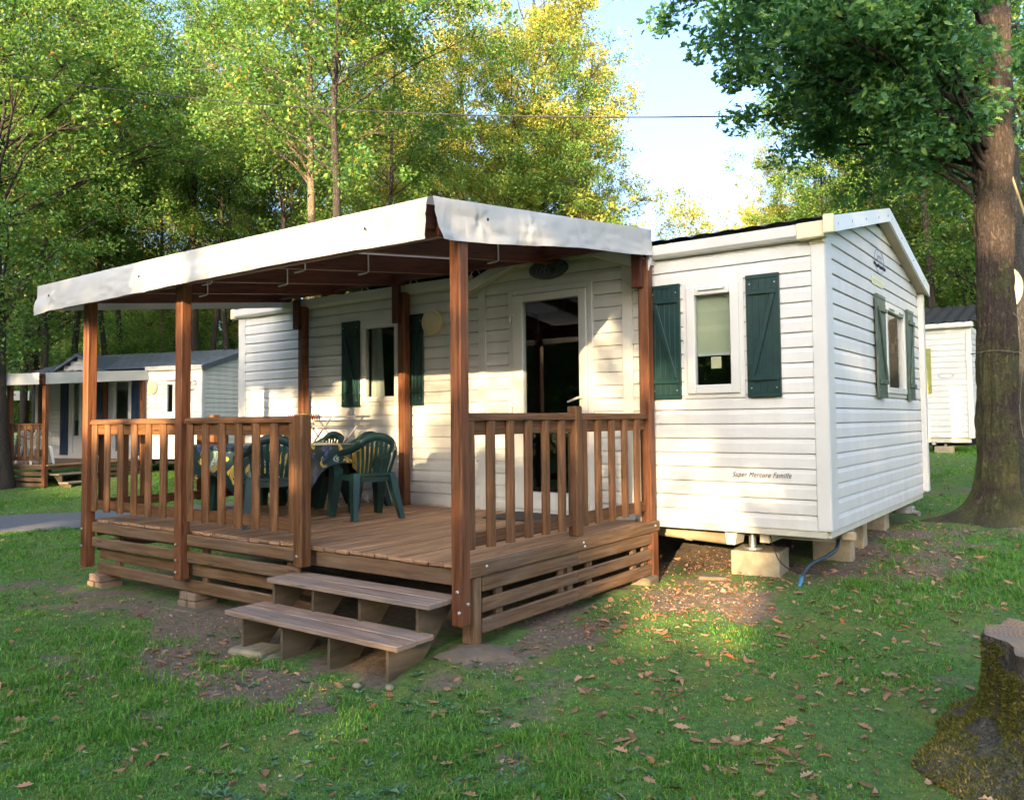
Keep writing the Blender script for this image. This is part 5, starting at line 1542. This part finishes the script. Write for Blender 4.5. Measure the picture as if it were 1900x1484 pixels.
# second, darker trunk just behind at the picture's right edge
b2 = at_px(1902, 930, 11.2); b2[2] = gz(b2[0], b2[1])
T2 = empty('oak_tree', tuple(b2), 'dark oak trunk close behind the big mossy oak at the right edge', 'tree')
mb = MB(); zs2 = np.linspace(-.2, 9, 60)
loft(mb, 60, 40, lambda z, a: .21 - .008 * z + .25 * math.exp(-max(0, z) / .3) * (1 + .4 * math.sin(3 * a)), lambda z: (-.02 * z, .01 * z), 8, zs2)
mb.build('trunk', M['bark_dark'], T2, shift=False)
CV, CF, k0 = [], [], 0
for i in range(26):
    c = b2 * 0 + np.array([r_.normal() * 1.6 + .8, r_.normal() * 1.4 + .8, r_.uniform(5.5, 9.5)])
    for _ in range(5):
        P = clump_points(c + r_.normal(size=3) * .45, .4, 50, r_, .7); v, f = leaf_quads(P, .12, r_); CV.append(v); CF.append(f + k0); k0 += len(v)
big_mesh('crown', np.concatenate(CV), np.concatenate(CF), M['leaf_near'], T2)
# satellite dish on that trunk, ropes
ds = empty('satellite_dish', tuple(at_px(1872, 540, 10.7)), 'pale round satellite dish fixed to the trunk behind the big oak', 'satellite dish')
c0 = at_px(1864, 540, 10.6)
mb = MB(); nrm_ = norm(-_f * .75 + _rt * -.9 + _up * .15); xa_ = norm(np.cross(nrm_, (0, 0, 1)))
ya_ = np.cross(nrm_, xa_)
mb.grid([[c0 + nrm_ * (.10 * q * q) + (xa_ * math.cos(a) * .25 + ya_ * math.sin(a) * .31) * q for a in np.linspace(0, 2 * math.pi, 36, endpoint=False)] for q in (.02, .3, .6, .85, 1)], closed=True)
mb.build('reflector', M['dish'], ds)
mb = MB(); mb.tube([c0, c0 - nrm_ * .1, c0 - nrm_ * .25 + _rt * .1], .022, 8); mb.build('bracket', M['steel'], ds)
mb = MB(); mb.tube(smooth_path([at_px(1868, 300, 9.3), at_px(1885, 350, 9.2), at_px(1915, 440, 9.0)]), .014, 6)
tag(mb.build('rope', M['rope']), 'taut yellow rope slanting down beside the big oak at the right edge', 'rope')
mb = MB()
ang = np.linspace(0, 2 * math.pi, 40)
zb = 1.93
mb.tube([TB + np.array([.024 * zb + (.243 + .01 * math.sin(5 * a)) * math.cos(a), +.018 * zb + (.243 + .01 * math.sin(5 * a)) * math.sin(a), zb + .012 * math.sin(3 * a)]) for a in ang], .004, 6)
mb.tube(smooth_path([at_px(1876, 578, 8.95), at_px(1892, 600, 8.9), at_px(1897, 680, 8.9), at_px(1892, 760, 8.95), at_px(1899, 812, 8.9)]), .004, 5)
tag(mb.build('rope', M['cord']), 'thin cord tied round the trunk of the big mossy oak, its end hanging', 'rope')

# ------------------------------------------------------------------ tree stump, bottom right corner
SB = at_px(2040, 1240, 3.48); SB[2] = gz(SB[0], SB[1]); ztop = .585 - SB[2]
stm = empty('tree_stump', tuple(SB), 'sawn tree stump with yellow-green moss and spreading roots', 'tree stump')
ldir = math.atan2(-_rt[1], -_rt[0])          # heading of the root seen on the left
def st_rad(z, a):
    q = max(0, z)
    fl = math.exp(-(q / .10) ** 1.35)
    lob = .30 * max(0, math.cos(a - ldir - .30)) ** 4 + .22 * max(0, math.cos(a - ldir - 1.6)) ** 4 + .25 * max(0, math.cos(a - ldir + 1.4)) ** 4 + .2 * max(0, math.cos(a - ldir + 3)) ** 4
    return .40 + .02 * math.sin(2 * a + 1) + .012 * math.sin(17 * a + 2 * math.sin(z * 4)) * (.5 + .5 * math.sin(5 * a)) + fl * (.10 + lob * 1.05) + .02 * q
zs3 = np.linspace(-.12, ztop, 46)
mb = MB(); loft(mb, 46, 110, st_rad, lambda z: (0, 0), 5, zs3, .05, 6.0)
G_ = np.array(mb.v).reshape(46, 110, 3)
for k in range(40, 46): G_[k, :, 2] += (k - 39) / 6 * (.018 * vnoise(np.arange(110) / 110 * 24, np.zeros(110), 1.0, 3) + .012 * vnoise(np.arange(110) / 110 * 70, np.zeros(110), 1.0, 4))
mb.v = [tuple(p) for p in G_.reshape(-1, 3)]
rim = G_[-1]
V0 = np.array(mb.v) + SB; mb.v = [tuple(p) for p in V0]
side = np.array(mb.v).reshape(46, 110, 3)
mb.build('bark', M['stump_moss'], stm)
mb = MB()
P = []
for q in (1, .97, .9, .75, .55, .35, .15, .02):
    P.append([(SB[0] + p[0] * q, SB[1] + p[1] * q, SB[2] + ztop + (p[2] - ztop) * q ** 6 + (.004 if q < .99 else 0) + .012 * (1 - q) + .008 * mnoise.noise((p[0] * q * 6, p[1] * q * 6, 1)) - .035 * math.exp(-((p[0] * q * math.cos(.5) + p[1] * q * math.sin(.5) + .14) / .022) ** 2) * (q < .72)) for p in rim])
mb.grid(P, closed=True, smooth=False); mb.build('cut_face', M['cut'], stm)
# moss cushions: thousands of tiny shoots on the bark
n = 95000
ri = r_.integers(0, 44, n); ci = r_.integers(0, 110, n)
fr = r_.uniform(0, 1, (n, 2))
A_ = side[ri, ci]; B_ = side[ri + 1, ci]; C_ = side[ri, (ci + 1) % 110]
Pm = A_ + (B_ - A_) * fr[:, :1] + (C_ - A_) * fr[:, 1:]
nm_ = np.cross(C_ - A_, B_ - A_); nm_ /= np.linalg.norm(nm_, axis=1)[:, None] + 1e-9
keepm = np.array([mnoise.noise((p[0] * 5, p[1] * 5, p[2] * 4)) * 1.25 + .30 + .25 * mnoise.noise((p[0] * 17, p[1] * 17, p[2] * 15)) - .75 * max(0, (p[2] - SB[2]) - ztop * .66) * 6 * .5 for p in Pm]) > 0
Pm = Pm[keepm]; nm_ = nm_[keepm]; n = len(Pm)
dd = nm_ + r_.normal(size=(n, 3)) * .6 + np.array([0, 0, .35]); dd /= np.linalg.norm(dd, axis=1)[:, None]
sd = np.cross(dd, r_.normal(size=(n, 3))); sd /= np.linalg.norm(sd, axis=1)[:, None]
ln = r_.uniform(.006, .018, n)[:, None]
Vm = np.stack([Pm - sd * ln * .28, Pm + sd * ln * .28, Pm + dd * ln], 1).reshape(-1, 3)
M['moss'] = leaf_mat('moss_shoot', [(0, (0.07, 0.085, 0.016)), (.55, (0.18, 0.18, 0.03)), (.9, (0.30, 0.25, 0.05)), (1, (0.34, 0.2, 0.05))], .3, 0)
mo = big_mesh('moss', Vm - SB, np.arange(n * 3).reshape(n, 3), M['moss'], stm); mo['kind'] = 'stuff'

# ------------------------------------------------------------------ trees behind: a few different ones, then copies
PROTO = {}
def proto(key, *a, **k):
    e = empty('oak_tree', (0, 0, 0)); tree_parts(*a, parent=e, **k); PROTO[key] = e
#      seed  h  r0  base rx n  leaf n_leaf
proto('A', 1, 15, .20, 2.8, 4.0, 66, .082, 1100, 'leaf', 'bark')
proto('B', 2, 13, .17, 2.0, 3.5, 62, .080, 1050, 'leaf', 'bark')
proto('C', 3, 17, .14, 6.5, 3.4, 46, .082, 1000, 'leaf', 'bark_light', sway=.12)
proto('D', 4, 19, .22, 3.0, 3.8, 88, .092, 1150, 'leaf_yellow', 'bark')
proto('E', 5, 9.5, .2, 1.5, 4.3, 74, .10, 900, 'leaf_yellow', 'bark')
proto('F', 6, 6.5, .07, .5, 2.4, 40, .08, 900, 'leaf', 'bark', crad=(.4, .8))
proto('G', 8, 16, .125, 6.5, 3.1, 38, .082, 950, 'leaf', 'bark', sway=.2)
used = set()
BG = 'oaks in the woodland behind the cabins'
def tree(key, px, depth, rot, sc, label=None, group=None, cat='tree', szz=1.0):
    p = col(px, depth)
    o = PROTO[key] if key not in used else copy_tree(PROTO[key])
    used.add(key)
    o.location = p; o.rotation_euler = (0, 0, R(rot)); o.scale = (sc, sc, sc * szz)
    tag(o, label or 'green oak standing deep in the woodland behind the cabins', cat, group or BG)
    return o
# trunks that can be told apart
tree('C', 588, 18, 0, 1.0, 'oak with a straight pale brown trunk rising behind the middle of the canopy')
tree('G', 655, 15.5, 40, 1.0, 'dark slender oak just right of the pale trunk, behind the canopy')
tree('G', 366, 28, 150, 1.3, 'slender dark oak rising above the left part of the canopy')
tree('B', 70, 31, 120, 1.35, 'leafy oak towering over the far left canopy')
o = tree('A', 2, 18.5, 200, 1.15, 'thick old oak at the left edge of the picture beside the far terrace'); o.rotation_euler[1] = R(2.5)
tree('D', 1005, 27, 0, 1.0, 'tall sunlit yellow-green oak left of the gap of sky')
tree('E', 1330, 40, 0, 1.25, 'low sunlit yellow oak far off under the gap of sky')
tree('F', 300, 30, 0, 1.0, 'bushy young oak behind the slate roof of the left cabin')
# the rest of the wood: slender trunks in front, leafy and sunlit trees further back
for k, px, dp, rot, sc in [('G', 84, 24, 10, 1.05), ('G', 132, 27, 200, 1.1), ('G', 205, 28, 90, 1.05), ('G', 228, 29, 20, 1.1), ('C', 300, 33, 120, .95), ('G', 382, 28, 250, 1.1), ('G', 432, 27, 60, 1.05), ('G', 505, 24, 290, 1.0), ('C', 540, 27, 310, .95),
                          ('G', 745, 23, 100, .95), ('G', 35, 28, 310, 1.15), ('G', 175, 34, 130, 1.2), ('G', 340, 36, 220, 1.2), ('B', -60, 24, 250, 1.2),
                          ('B', 262, 40, 300, 1.05), ('A', 430, 38, 250, .95), ('D', 200, 44, 90, .95), ('D', 60, 46, 140, 1.0), ('D', 345, 42, 200, .92), ('D', 480, 38, 200, .9), ('D', 600, 34, 20, .85),
                          ('D', 700, 32, 140, .95), ('D', 860, 29, 250, 1.0), ('D', 1085, 31, 310, .85), ('B', 830, 22, 150, .62), ('A', 760, 26, 60, .70), ('B', 930, 24, 280, .55), ('A', 1010, 26, 10, .48), ('B', 1110, 30, 100, .52),
                          ('D', 940, 38, 40, .88), ('D', 780, 40, 140, 1.0), ('D', 620, 46, 240, 1.0), ('G', 960, 24, 0, .85), ('G', 1065, 25, 180, .8)]:
    tree(k, px, dp, rot, sc)
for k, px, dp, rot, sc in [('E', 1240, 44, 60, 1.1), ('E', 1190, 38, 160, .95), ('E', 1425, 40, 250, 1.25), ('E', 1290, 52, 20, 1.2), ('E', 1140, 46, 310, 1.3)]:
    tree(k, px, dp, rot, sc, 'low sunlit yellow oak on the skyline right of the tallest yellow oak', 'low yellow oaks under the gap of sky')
for k, px, dp, rot, sc in [('G', 1745, 20, 90, 1.0), ('G', 1692, 23, 45, 1.0), ('G', 1600, 22, 190, .95), ('D', 1455, 27, 120, .56), ('G', 1530, 24, 290, .75), ('C', 1650, 27, 30, .85), ('B', 1830, 24, 10, 1.0), ('A', 1950, 18, 80, 1.0),
                           ('D', 1570, 36, 10, .75), ('A', 1700, 34, 100, 1.05), ('B', 1600, 30, 70, .85), ('A', 1490, 33, 210, .62), ('B', 1820, 32, 130, 1.1), ('A', 1990, 26, 130, 1.1), ('D', 1420, 34, 10, .55), ('D', 1660, 42, 10, .9)]:
    tree(k, px, dp, rot, sc, 'green oak standing behind the end of the mobile home on the right', 'oaks behind the mobile home on the right')
for px, dp, rot, sc in [(60, 40, 140, 1.2), (340, 38, 200, 1.0), (250, 42, 260, 1.3), (120, 46, 310, 1.4), (480, 36, 45, 1.0), (1660, 30, 100, 1.0), (1780, 29, 160, 1.1), (1720, 38, 10, 1.4), (1850, 34, 70, 1.3), (10, 48, 0, 1.5), (200, 52, 90, 1.6), (320, 50, 180, 1.6), (450, 48, 200, 1.5), (1960, 30, 30, 1.2)]:
    tree('F', px, dp, rot, sc, 'leafy undergrowth sapling in the woodland behind the cabins', 'saplings under the oaks', 'sapling')

# ------------------------------------------------------------------ unseen oaks behind the viewer, crowns shaped to cast shade, gaps cut for sun
GY = -24.0
FILL = 0.36
r_ = np.random.default_rng(23)
NL = 150000
u = r_.uniform(-17, 19, NL); v = r_.uniform(-.2, 18, NL)
def nz_(a, b, s, k): return fbm(a, b, s, k, 3)
top = np.interp(u, [-17, -6, -2.5, 0, 4.5, 6.5, 8, 19], [12.6, 12.2, 11.0, 9.4, 9.4, 11.4, 13.6, 14]) + 1.1 * nz_(u, v * .2, .55, 60)
ok = v < top
e1 = .10 * nz_(u, v, 1.7, 61); e2 = .10 * nz_(v, u, 1.9, 62)
def poly_in(uu, vv, poly):
    c = np.zeros(len(uu), bool); n = len(poly); j = n - 1
    for i in range(n):
        xi, yi = poly[i]; xj, yj = poly[j]
        cond = ((yi > vv) != (yj > vv)) & (uu < (xj - xi) * (vv - yi) / (yj - yi + 1e-12) + xi)
        c ^= cond; j = i
    return c
HOLES = [[(.30, 5.66), (2.05, 5.66), (2.0, 6.72), (.30, 6.72)],
         [(2.0, 5.85), (4.0, 5.95), (5.6, 5.92), (5.85, 5.45), (5.78, 4.64), (6.2, 4.54), (6.98, 4.56), (7.08, 5.35), (6.78, 5.95), (6.62, 6.45), (6.3, 6.85), (5.4, 7.25), (1.95, 7.35)],
         [(-9.7, 5.2), (-7.0, 5.2), (-6.9, 8.9), (-9.6, 8.9)],
         [(9.98, 8.3), (10.75, 8.2), (10.8, 9.4), (10.2, 9.7)]]
lit = np.zeros(NL, bool)
for h_ in HOLES: lit |= poly_in(u + e1, v + e2, h_)
for cu, cv, ru, rv in ((9.78, 10.1, .24, .45), (9.66, 9.2, .3, .36), (9.8, 11.35, .22, .42), (9.72, 10.75, .2, .18)): lit |= ((u - cu) / ru) ** 2 + ((v - cv) / rv) ** 2 < 1 + 4 * e1
lit |= (nz_(u, v, 1.3, 66) > .78) & (v < 5.4) & (u < -1.5)          # a few flecks on the lawn at the left
inh = lit.copy()
stripe = (np.abs(u - (2.74 + .02 * (v - 6))) < .075) & (v < 7.6)
stripe |= (np.abs(u - 1.33) < .07) & (v < 7.6)
ok &= ~(lit & ~stripe)  # no leaves wherever sun is meant to reach the scene
# thin sprays of small leaves across the gaps, so that the sun comes through broken and soft
uf = r_.uniform(-10, 11, 260000); vf = r_.uniform(4.4, 9.8, 260000)
inf = np.zeros(len(uf), bool)
inf |= poly_in(uf, vf, HOLES[1]) | poly_in(uf, vf, HOLES[2])
inf &= (vf > 5.0)
inf &= r_.uniform(0, 1, len(uf)) < np.where(vf > 5.4, 1.0, .55) * np.clip(.55 + .5 * fbm(uf, vf, 1.5, 68, 3), .12, 1.0) * FILL
uf = uf[inf]; vf = vf[inf]
u = u[ok]; v = v[ok]; n = len(u)
dy = r_.normal(0, 1.0, n) * np.where(np.abs(v - 6) < 2.2, .25, 1.0)
t = -dy
P = np.stack([u + .317 * t, GY + dy, v + .2 * t], 1)
P[:, 2] = np.maximum(P[:, 2], .12)
tu = np.array([-15.5, -12.2, -6.3, -3.4, -.6, 1.33, 2.74, 7.6, 9.0, 12.2, 15.5, 18])
own = np.argmin(np.abs(u[:, None] + .8 * nz_(v, u, .5, 70)[:, None] - tu[None]), 1)
Pf = np.stack([uf, np.full(len(uf), GY) + 0, vf], 1); dyf = r_.normal(0, .5, len(uf)); Pf[:, 1] += dyf; Pf[:, 0] -= .317 * dyf; Pf[:, 2] -= .2 * dyf
ownf = np.argmin(np.abs(uf[:, None] - tu[None]), 1)
for k, x0, y0, rot, sc in [('A', -19, -23, 0, 1.1), ('B', -22, -18, 40, 1.1), ('A', -25, -23, 80, 1.1), ('B', -27, -16, 120, 1.2), ('A', -31, -20, 160, 1.2), ('B', -33, -13, 200, 1.2), ('A', -37, -17, 240, 1.2), ('B', -39, -10, 280, 1.2), ('A', -43, -14, 320, 1.2), ('B', -29, -25, 20, 1.2), ('A', -36, -25, 60, 1.3),
                        ('F', -20, -19, 0, 1.4), ('F', -23, -21, 40, 1.5), ('F', -26, -18, 80, 1.5), ('F', -29, -19, 120, 1.5), ('F', -32, -16, 160, 1.5), ('F', -35, -14, 200, 1.5), ('F', -38, -13, 240, 1.5), ('F', -41, -11, 280, 1.5), ('F', -24, -24, 10, 1.6), ('F', -34, -22, 50, 1.6)] + [('AB'[i % 2], -14 - i * 4.2, -33 - (i * 7) % 9, i * 47, 1.45) for i in range(12)] + [('F', -16 - i * 3.4, -29 - (i * 5) % 7, i * 61, 2.0) for i in range(13)]:
    o = copy_tree(PROTO[k]); o.location = (x0, y0, gz(x0, y0)); o.rotation_euler = (0, 0, R(rot)); o.scale = (sc, sc, sc)  # unseen trees, added so the door and window glass mirrors dark foliage
    tag(o, 'unseen tree behind the viewer, towards the left, placed to darken the glass reflections', 'tree', 'unseen trees on the left placed for the glass reflections')
for i, x0 in enumerate(tu):
    e = empty('oak_tree', (x0, GY, 0), 'unseen tall oak behind the viewer, its leaves shaped to cast shade and leave sun gaps', 'tree', 'unseen oaks shaped to shade the scene')
    mb = MB()
    slim = x0 in (1.33, 2.74)
    mb.tube([(x0 + .02 * (z - 6) * (1 if slim else 0), GY, z) for z in np.linspace(-.2, 13, 14)], np.linspace(.075 if slim else .28, .06 if slim else .08, 14), 10)
    mb.build('trunk', M['bark'], e)
    Pi = P[own == i]
    if len(Pi):
        Vq, Fq = leaf_quads(Pi - np.array([x0, GY, 0]), .33, r_)
        Vs, Fs_ = leaf_quads(Pf[ownf == i] - np.array([x0, GY, 0]), .13, r_)
        if len(Vs): Fq = np.concatenate([Fq, Fs_ + len(Vq)]); Vq = np.concatenate([Vq, Vs])
        big_mesh('crown', Vq, Fq, M['leaf'], e)

# ------------------------------------------------------------------ grass, weeds, fallen leaves
r_ = np.random.default_rng(31)
def polar_points(n, r0, r1, pw=1.6, a0=-38, a1=38):
    """points on the ground seen from the viewing spot, thinning out with distance"""
    q = r_.uniform(0, 1, n); e = 2 - pw
    rr = (r0 ** e + q * (r1 ** e - r0 ** e)) ** (1 / e)
    an = R(90) + YAW + np.radians(r_.uniform(a0, a1, n))
    return EYE[0] + rr * np.cos(an), EYE[1] + rr * np.sin(an), rr
def not_built(x, y, m=0.0):
    deck = (x > -6.2 - m) & (x < -1.38 + m) & (y > -2.7 - m) & (y < .05)
    home_ = (x > -7.5) & (x < -.05) & (y > -.05) & (y < 4.0)
    stepz = (x > -3.2) & (x < -1.55) & (y > -3.2) & (y < -2.6)
    return ~deck & ~home_ & ~stepz & (path_dist(x, y) > 1.18)
def surf(x, y):
    near = np.clip(1 - np.hypot(x + 2, y + 2) / 14, 0, 1)
    return ground_z(x, y) + near * (0.018 * fbm(x, y, 2.2, 5, 3) + 0.010 * fbm(x, y, 11, 6, 3) * (0.4 + 0.6 * (1 - bare(x, y))) - 0.014 * bare(x, y))
def blades(x, y, rr, lush, two):
    n = len(x)
    z = surf(x, y) - .003
    clump = fbm(x, y, 6, 90, 2)
    hgt = (.009 + .026 * lush * np.clip(.55 + .9 * clump, .2, 1.6)) * r_.uniform(.45, 1.55, n) * (1 + rr / 26)
    wid = r_.uniform(.0010, .0024, n) * (1 + rr / 5.5)
    an = r_.uniform(0, 2 * math.pi, n); ln = r_.uniform(.2, 1.4, n)
    P0 = np.stack([x, y, z], 1)
    sd = np.stack([-np.sin(an), np.cos(an), np.zeros(n)], 1) * wid[:, None]
    le = np.stack([np.cos(an), np.sin(an), np.zeros(n)], 1) * (hgt * ln)[:, None]
    up = np.zeros((n, 3)); up[:, 2] = hgt
    Pt = P0 + up * (1 - .28 * np.minimum(ln, 1.2))[:, None] + le
    if not two:
        return np.stack([P0 - sd, P0 + sd, Pt + sd * .25, Pt - sd * .25], 1).reshape(-1, 3), np.arange(n * 4).reshape(n, 4)
    Pm = P0 + up * .62 + le * .36
    V = np.stack([P0 - sd, P0 + sd, Pm + sd * .75, Pm - sd * .75, Pt + sd * .1, Pt - sd * .1], 1).reshape(-1, 3)
    return V, (np.arange(n)[:, None, None] * 6 + np.array([[0, 1, 2, 3], [3, 2, 4, 5]])[None]).reshape(-1, 4)
x, y, rr = polar_points(900000, 2.0, 30, 1.2)
lush = np.clip(.32 + .75 * fbm(x, y, .8, 81, 3) + .45 * ((y < -3.4) & (x < 0)), .05, 1.2)
keep_ = not_built(x, y) & (r_.uniform(0, 1, len(x)) < np.clip((1 - bare(x, y)) ** 2.0 * (.42 + .9 * lush) + .05, 0, 1))
x = x[keep_]; y = y[keep_]; rr = rr[keep_]; lush = lush[keep_]
nr_ = rr < 6
Va, Fa = blades(x[nr_], y[nr_], rr[nr_], lush[nr_], True)
Vb_, Fb_ = blades(x[~nr_], y[~nr_], rr[~nr_], lush[~nr_], False)
go = big_mesh('grass', np.concatenate([Va, Vb_]), np.concatenate([Fa, Fb_ + len(Va)]), M['grass'])
tag(go, 'short green grass of the lawn', 'grass', None, 'stuff')

# broad-leaved weeds in patches
x, y, rr = polar_points(9000, 2.2, 11, 1.2)
pat = np.exp(-(((x + .35) / 1.25) ** 2 + ((y + 4.35) / .62) ** 2)) * 1.3 + np.exp(-(((x + 1.25) / .45) ** 2 + ((y + 3.25) / .3) ** 2)) + .22 * np.clip(fbm(x, y, 1.3, 95, 3), 0, 1) + .55 * np.exp(-(((x + 2.6) / .9) ** 2 + ((y + 2.9) / .35) ** 2)) + .5 * np.exp(-(((x - .9) / .9) ** 2 + ((y - 2.8) / 1.0) ** 2))
keep_ = not_built(x, y, -.12) & (r_.uniform(0, 1, len(x)) < pat * .62)
x = x[keep_]; y = y[keep_]
z = surf(x, y)
V, Fs, k0 = [], [], 0
for i in range(len(x)):
    nl = r_.integers(4, 9); a0 = r_.uniform(0, 6.3); s = r_.uniform(.018, .05)
    for k in range(nl):
        a = a0 + 2 * math.pi * k / nl + r_.uniform(-.3, .3); el = r_.uniform(.15, .75); L = s * r_.uniform(.7, 1.3); W = L * r_.uniform(.28, .45)
        d = np.array([math.cos(a) * math.cos(el), math.sin(a) * math.cos(el), math.sin(el)]); sd = np.array([-math.sin(a), math.cos(a), 0])
        b = np.array([x[i], y[i], z[i] + .004]); t = b + d * L - np.array([0, 0, L * .25]); m = b + d * L * .55
        V += [b, m - sd * W * .5, t, m + sd * W * .5 + np.array([0, 0, W * .12])]; Fs.append((k0, k0 + 1, k0 + 2, k0 + 3)); k0 += 4
tag(big_mesh('weeds', np.array(V), np.array(Fs), M['weed']), 'low broad-leaved weeds growing through the lawn', 'weeds', None, 'stuff')

# fallen oak leaves: loose litter as one, the nearest ones each on their own
def litter_pts(n):
    x, y, rr = polar_points(n, 2.2, 20, 1.3)
    dens = .10 + .42 * np.clip(fbm(x, y, 1.5, 101, 3), 0, 1) + .9 * np.exp(-(((x + .9) / .6) ** 2 + ((y - .15) / .6) ** 2)) + .55 * np.exp(-(((x + .8) / .7) ** 2 + ((y + 1.0) / 1.0) ** 2)) + .6 * np.exp(-(((x - .3) / .7) ** 2 + ((y - 1.2) / 1.6) ** 2)) + .35 * np.exp(-(((x + 2.9) / .6) ** 2 + ((y + 3.5) / .3) ** 2))
    k = (r_.uniform(0, 1, n) < dens)
    ok_ = not_built(x, y) | ((x > -1.7) & (x < 0) & (y > -.1) & (y < 3.5))
    return x[k & ok_], y[k & ok_]
x, y = litter_pts(22000)
z = surf(x, y)
P = np.stack([x, y, z + r_.uniform(.004, .018, len(x))], 1)
rr = np.hypot(x - EYE[0], y - EYE[1])
def litter_mesh(P, size):
    n = len(P); k = len(_LOBE)
    a = r_.uniform(0, 6.28, n); d = np.stack([np.cos(a), np.sin(a), r_.normal(0, .22, n)], 1); d /= np.linalg.norm(d, axis=1)[:, None]
    nr = r_.normal(0, .3, (n, 3)); nr[:, 2] = 1; sd = np.cross(d, nr); sd /= np.linalg.norm(sd, axis=1)[:, None]; up = np.cross(sd, d)
    s = (size * r_.uniform(.55, 1.3, n))[:, None, None]; cv = r_.uniform(-.5, .6, n)[:, None, None]; ch_ = r_.uniform(-.3, .9, n)[:, None, None]
    A = _LOBE[None, :, 0, None]; B = _LOBE[None, :, 1, None]
    V = P[:, None, :] + s * (d[:, None, :] * A + sd[:, None, :] * B * (1 - .3 * np.abs(ch_)) + up[:, None, :] * (np.abs(B) * ch_ + cv * A * A))
    return V.reshape(-1, 3), np.arange(n * k).reshape(n, k)
far_ = np.argsort(rr)[140:]
Vl, Fl = litter_mesh(P[far_], .066)
# bits of broken leaf and twig among them
bx, by = litter_pts(60000); bz = surf(bx, by) + .003
Pb = np.stack([bx, by, bz], 1); Vb, Fb = leaf_quads(Pb, .018, r_, 1.5)
tag(big_mesh('leaf_litter', Vl, Fl, M['dry']), 'scattered dry brown oak leaves on the ground', 'leaf litter', None, 'stuff')
tag(big_mesh('leaf_fragments', Vb, Fb, M['dry']), 'crumbled bits of dead leaf strewn over the earth', 'leaf litter', None, 'stuff')
protos = []
for k in range(5):
    Vk, Fk = litter_mesh(np.zeros((1, 3)), .085)
    me_o = big_mesh('fallen_leaf', Vk, Fk, M['dry']); protos.append(me_o)
cand = litter_pts(5200)
xx, yy = cand
rr2 = np.hypot(xx - EYE[0], yy - EYE[1])
sel = np.argsort(rr2)[:290]
for i, q in enumerate(sel):
    o = protos[i % 5] if i < 5 else protos[i % 5].copy()
    if i >= 5: COL.objects.link(o)
    o.location = (xx[q], yy[q], float(surf(np.array([xx[q]]), np.array([yy[q]]))[0]) + .006)
    o.rotation_euler = (random.uniform(-.25, .25), random.uniform(-.25, .25), random.uniform(0, 6.28)); s = random.uniform(.7, 1.25); o.scale = (s, s, s)
    tag(o, 'dry curled brown oak leaf lying on the lawn in front of the terrace', 'fallen leaf', 'loose fallen oak leaves on the lawn')
# a few single things on the ground
def stone(loc, s, mat, label, name='stone'):
    b = MB(); rows = []
    for i in range(9):
        th = math.pi * (i + .02) / 8.04
        rows.append([tuple(np.array(loc) + np.array([math.cos(a) * math.sin(th), math.sin(a) * math.sin(th) * .8, math.cos(th) * .6]) * s * (1 + .25 * mnoise.noise((math.cos(a) * 2 + s * 90, math.sin(a) * 2, th * 2)))) for a in np.linspace(0, 2 * math.pi, 14, endpoint=False)])
    b.grid(rows, closed=True); tag(b.build(name, M[mat]), label, 'stone' if name == 'stone' else name)
def gp_px(x, y):
    d = _f + _rt * (x - 945.85) / 1504.8 - _up * (y - 712.04) / 1504.8
    z_ = .03
    for _ in range(12):
        p = EYE + d * (z_ - EYE[2]) / d[2]; z_ = gz(p[0], p[1])
    return np.array([p[0], p[1], z_])
stone(gp_px(661, 1275) + (0, 0, .01), .028, 'block', 'dark rounded pebble lying in front of the steps')
stone(gp_px(722, 1278) + (0, 0, .01), .03, 'slab', 'pale pebble lying in front of the right step support')
stone(gp_px(262, 1262) + (0, 0, .008), .016, 'white_plastic', 'small white pebble on the bare earth at the left')
stone(gp_px(1365, 1375) + (0, 0, .012), .024, 'rope', 'tan oak gall lying in the weeds')
stone(gp_px(1762, 1393) + (0, 0, .012), .03, 'dish', 'pale bluish stone beside the stump')

# grit on the bare earth
x, y, rr = polar_points(120000, 2.2, 13, 1.3)
k = (r_.uniform(0, 1, len(x)) < np.clip(bare(x, y) - .25, 0, 1) * .55) & (not_built(x, y) | ((x > -1.7) & (x < 0) & (y < 2)))
x = x[k]; y = y[k]; n = len(x)
s_ = (r_.uniform(.3, 1, n) ** 3 * .011 + .002)
C_ = np.stack([x, y, surf(x, y) + s_ * .15], 1)
oct_ = np.array([(1, 0, 0), (0, 1, 0), (-1, 0, 0), (0, -1, 0), (0, 0, .7), (0, 0, -.7)], float)
Vp = C_[:, None, :] + oct_[None] * s_[:, None, None] * r_.uniform(.6, 1.4, (n, 6, 1))
Fp = (np.arange(n)[:, None, None] * 6 + np.array([[0, 1, 4], [1, 2, 4], [2, 3, 4], [3, 0, 4]])[None]).reshape(-1, 3)
M['grit'] = leaf_mat('grit', [(0, (0.10, 0.075, 0.055)), (.6, (0.20, 0.16, 0.12)), (1, (0.34, 0.30, 0.25))], .01, 0)
tag(big_mesh('gravel', Vp.reshape(-1, 3), Fp, M['grit']), 'grit and crumbs of earth on the bare ground', 'gravel', None, 'stuff')
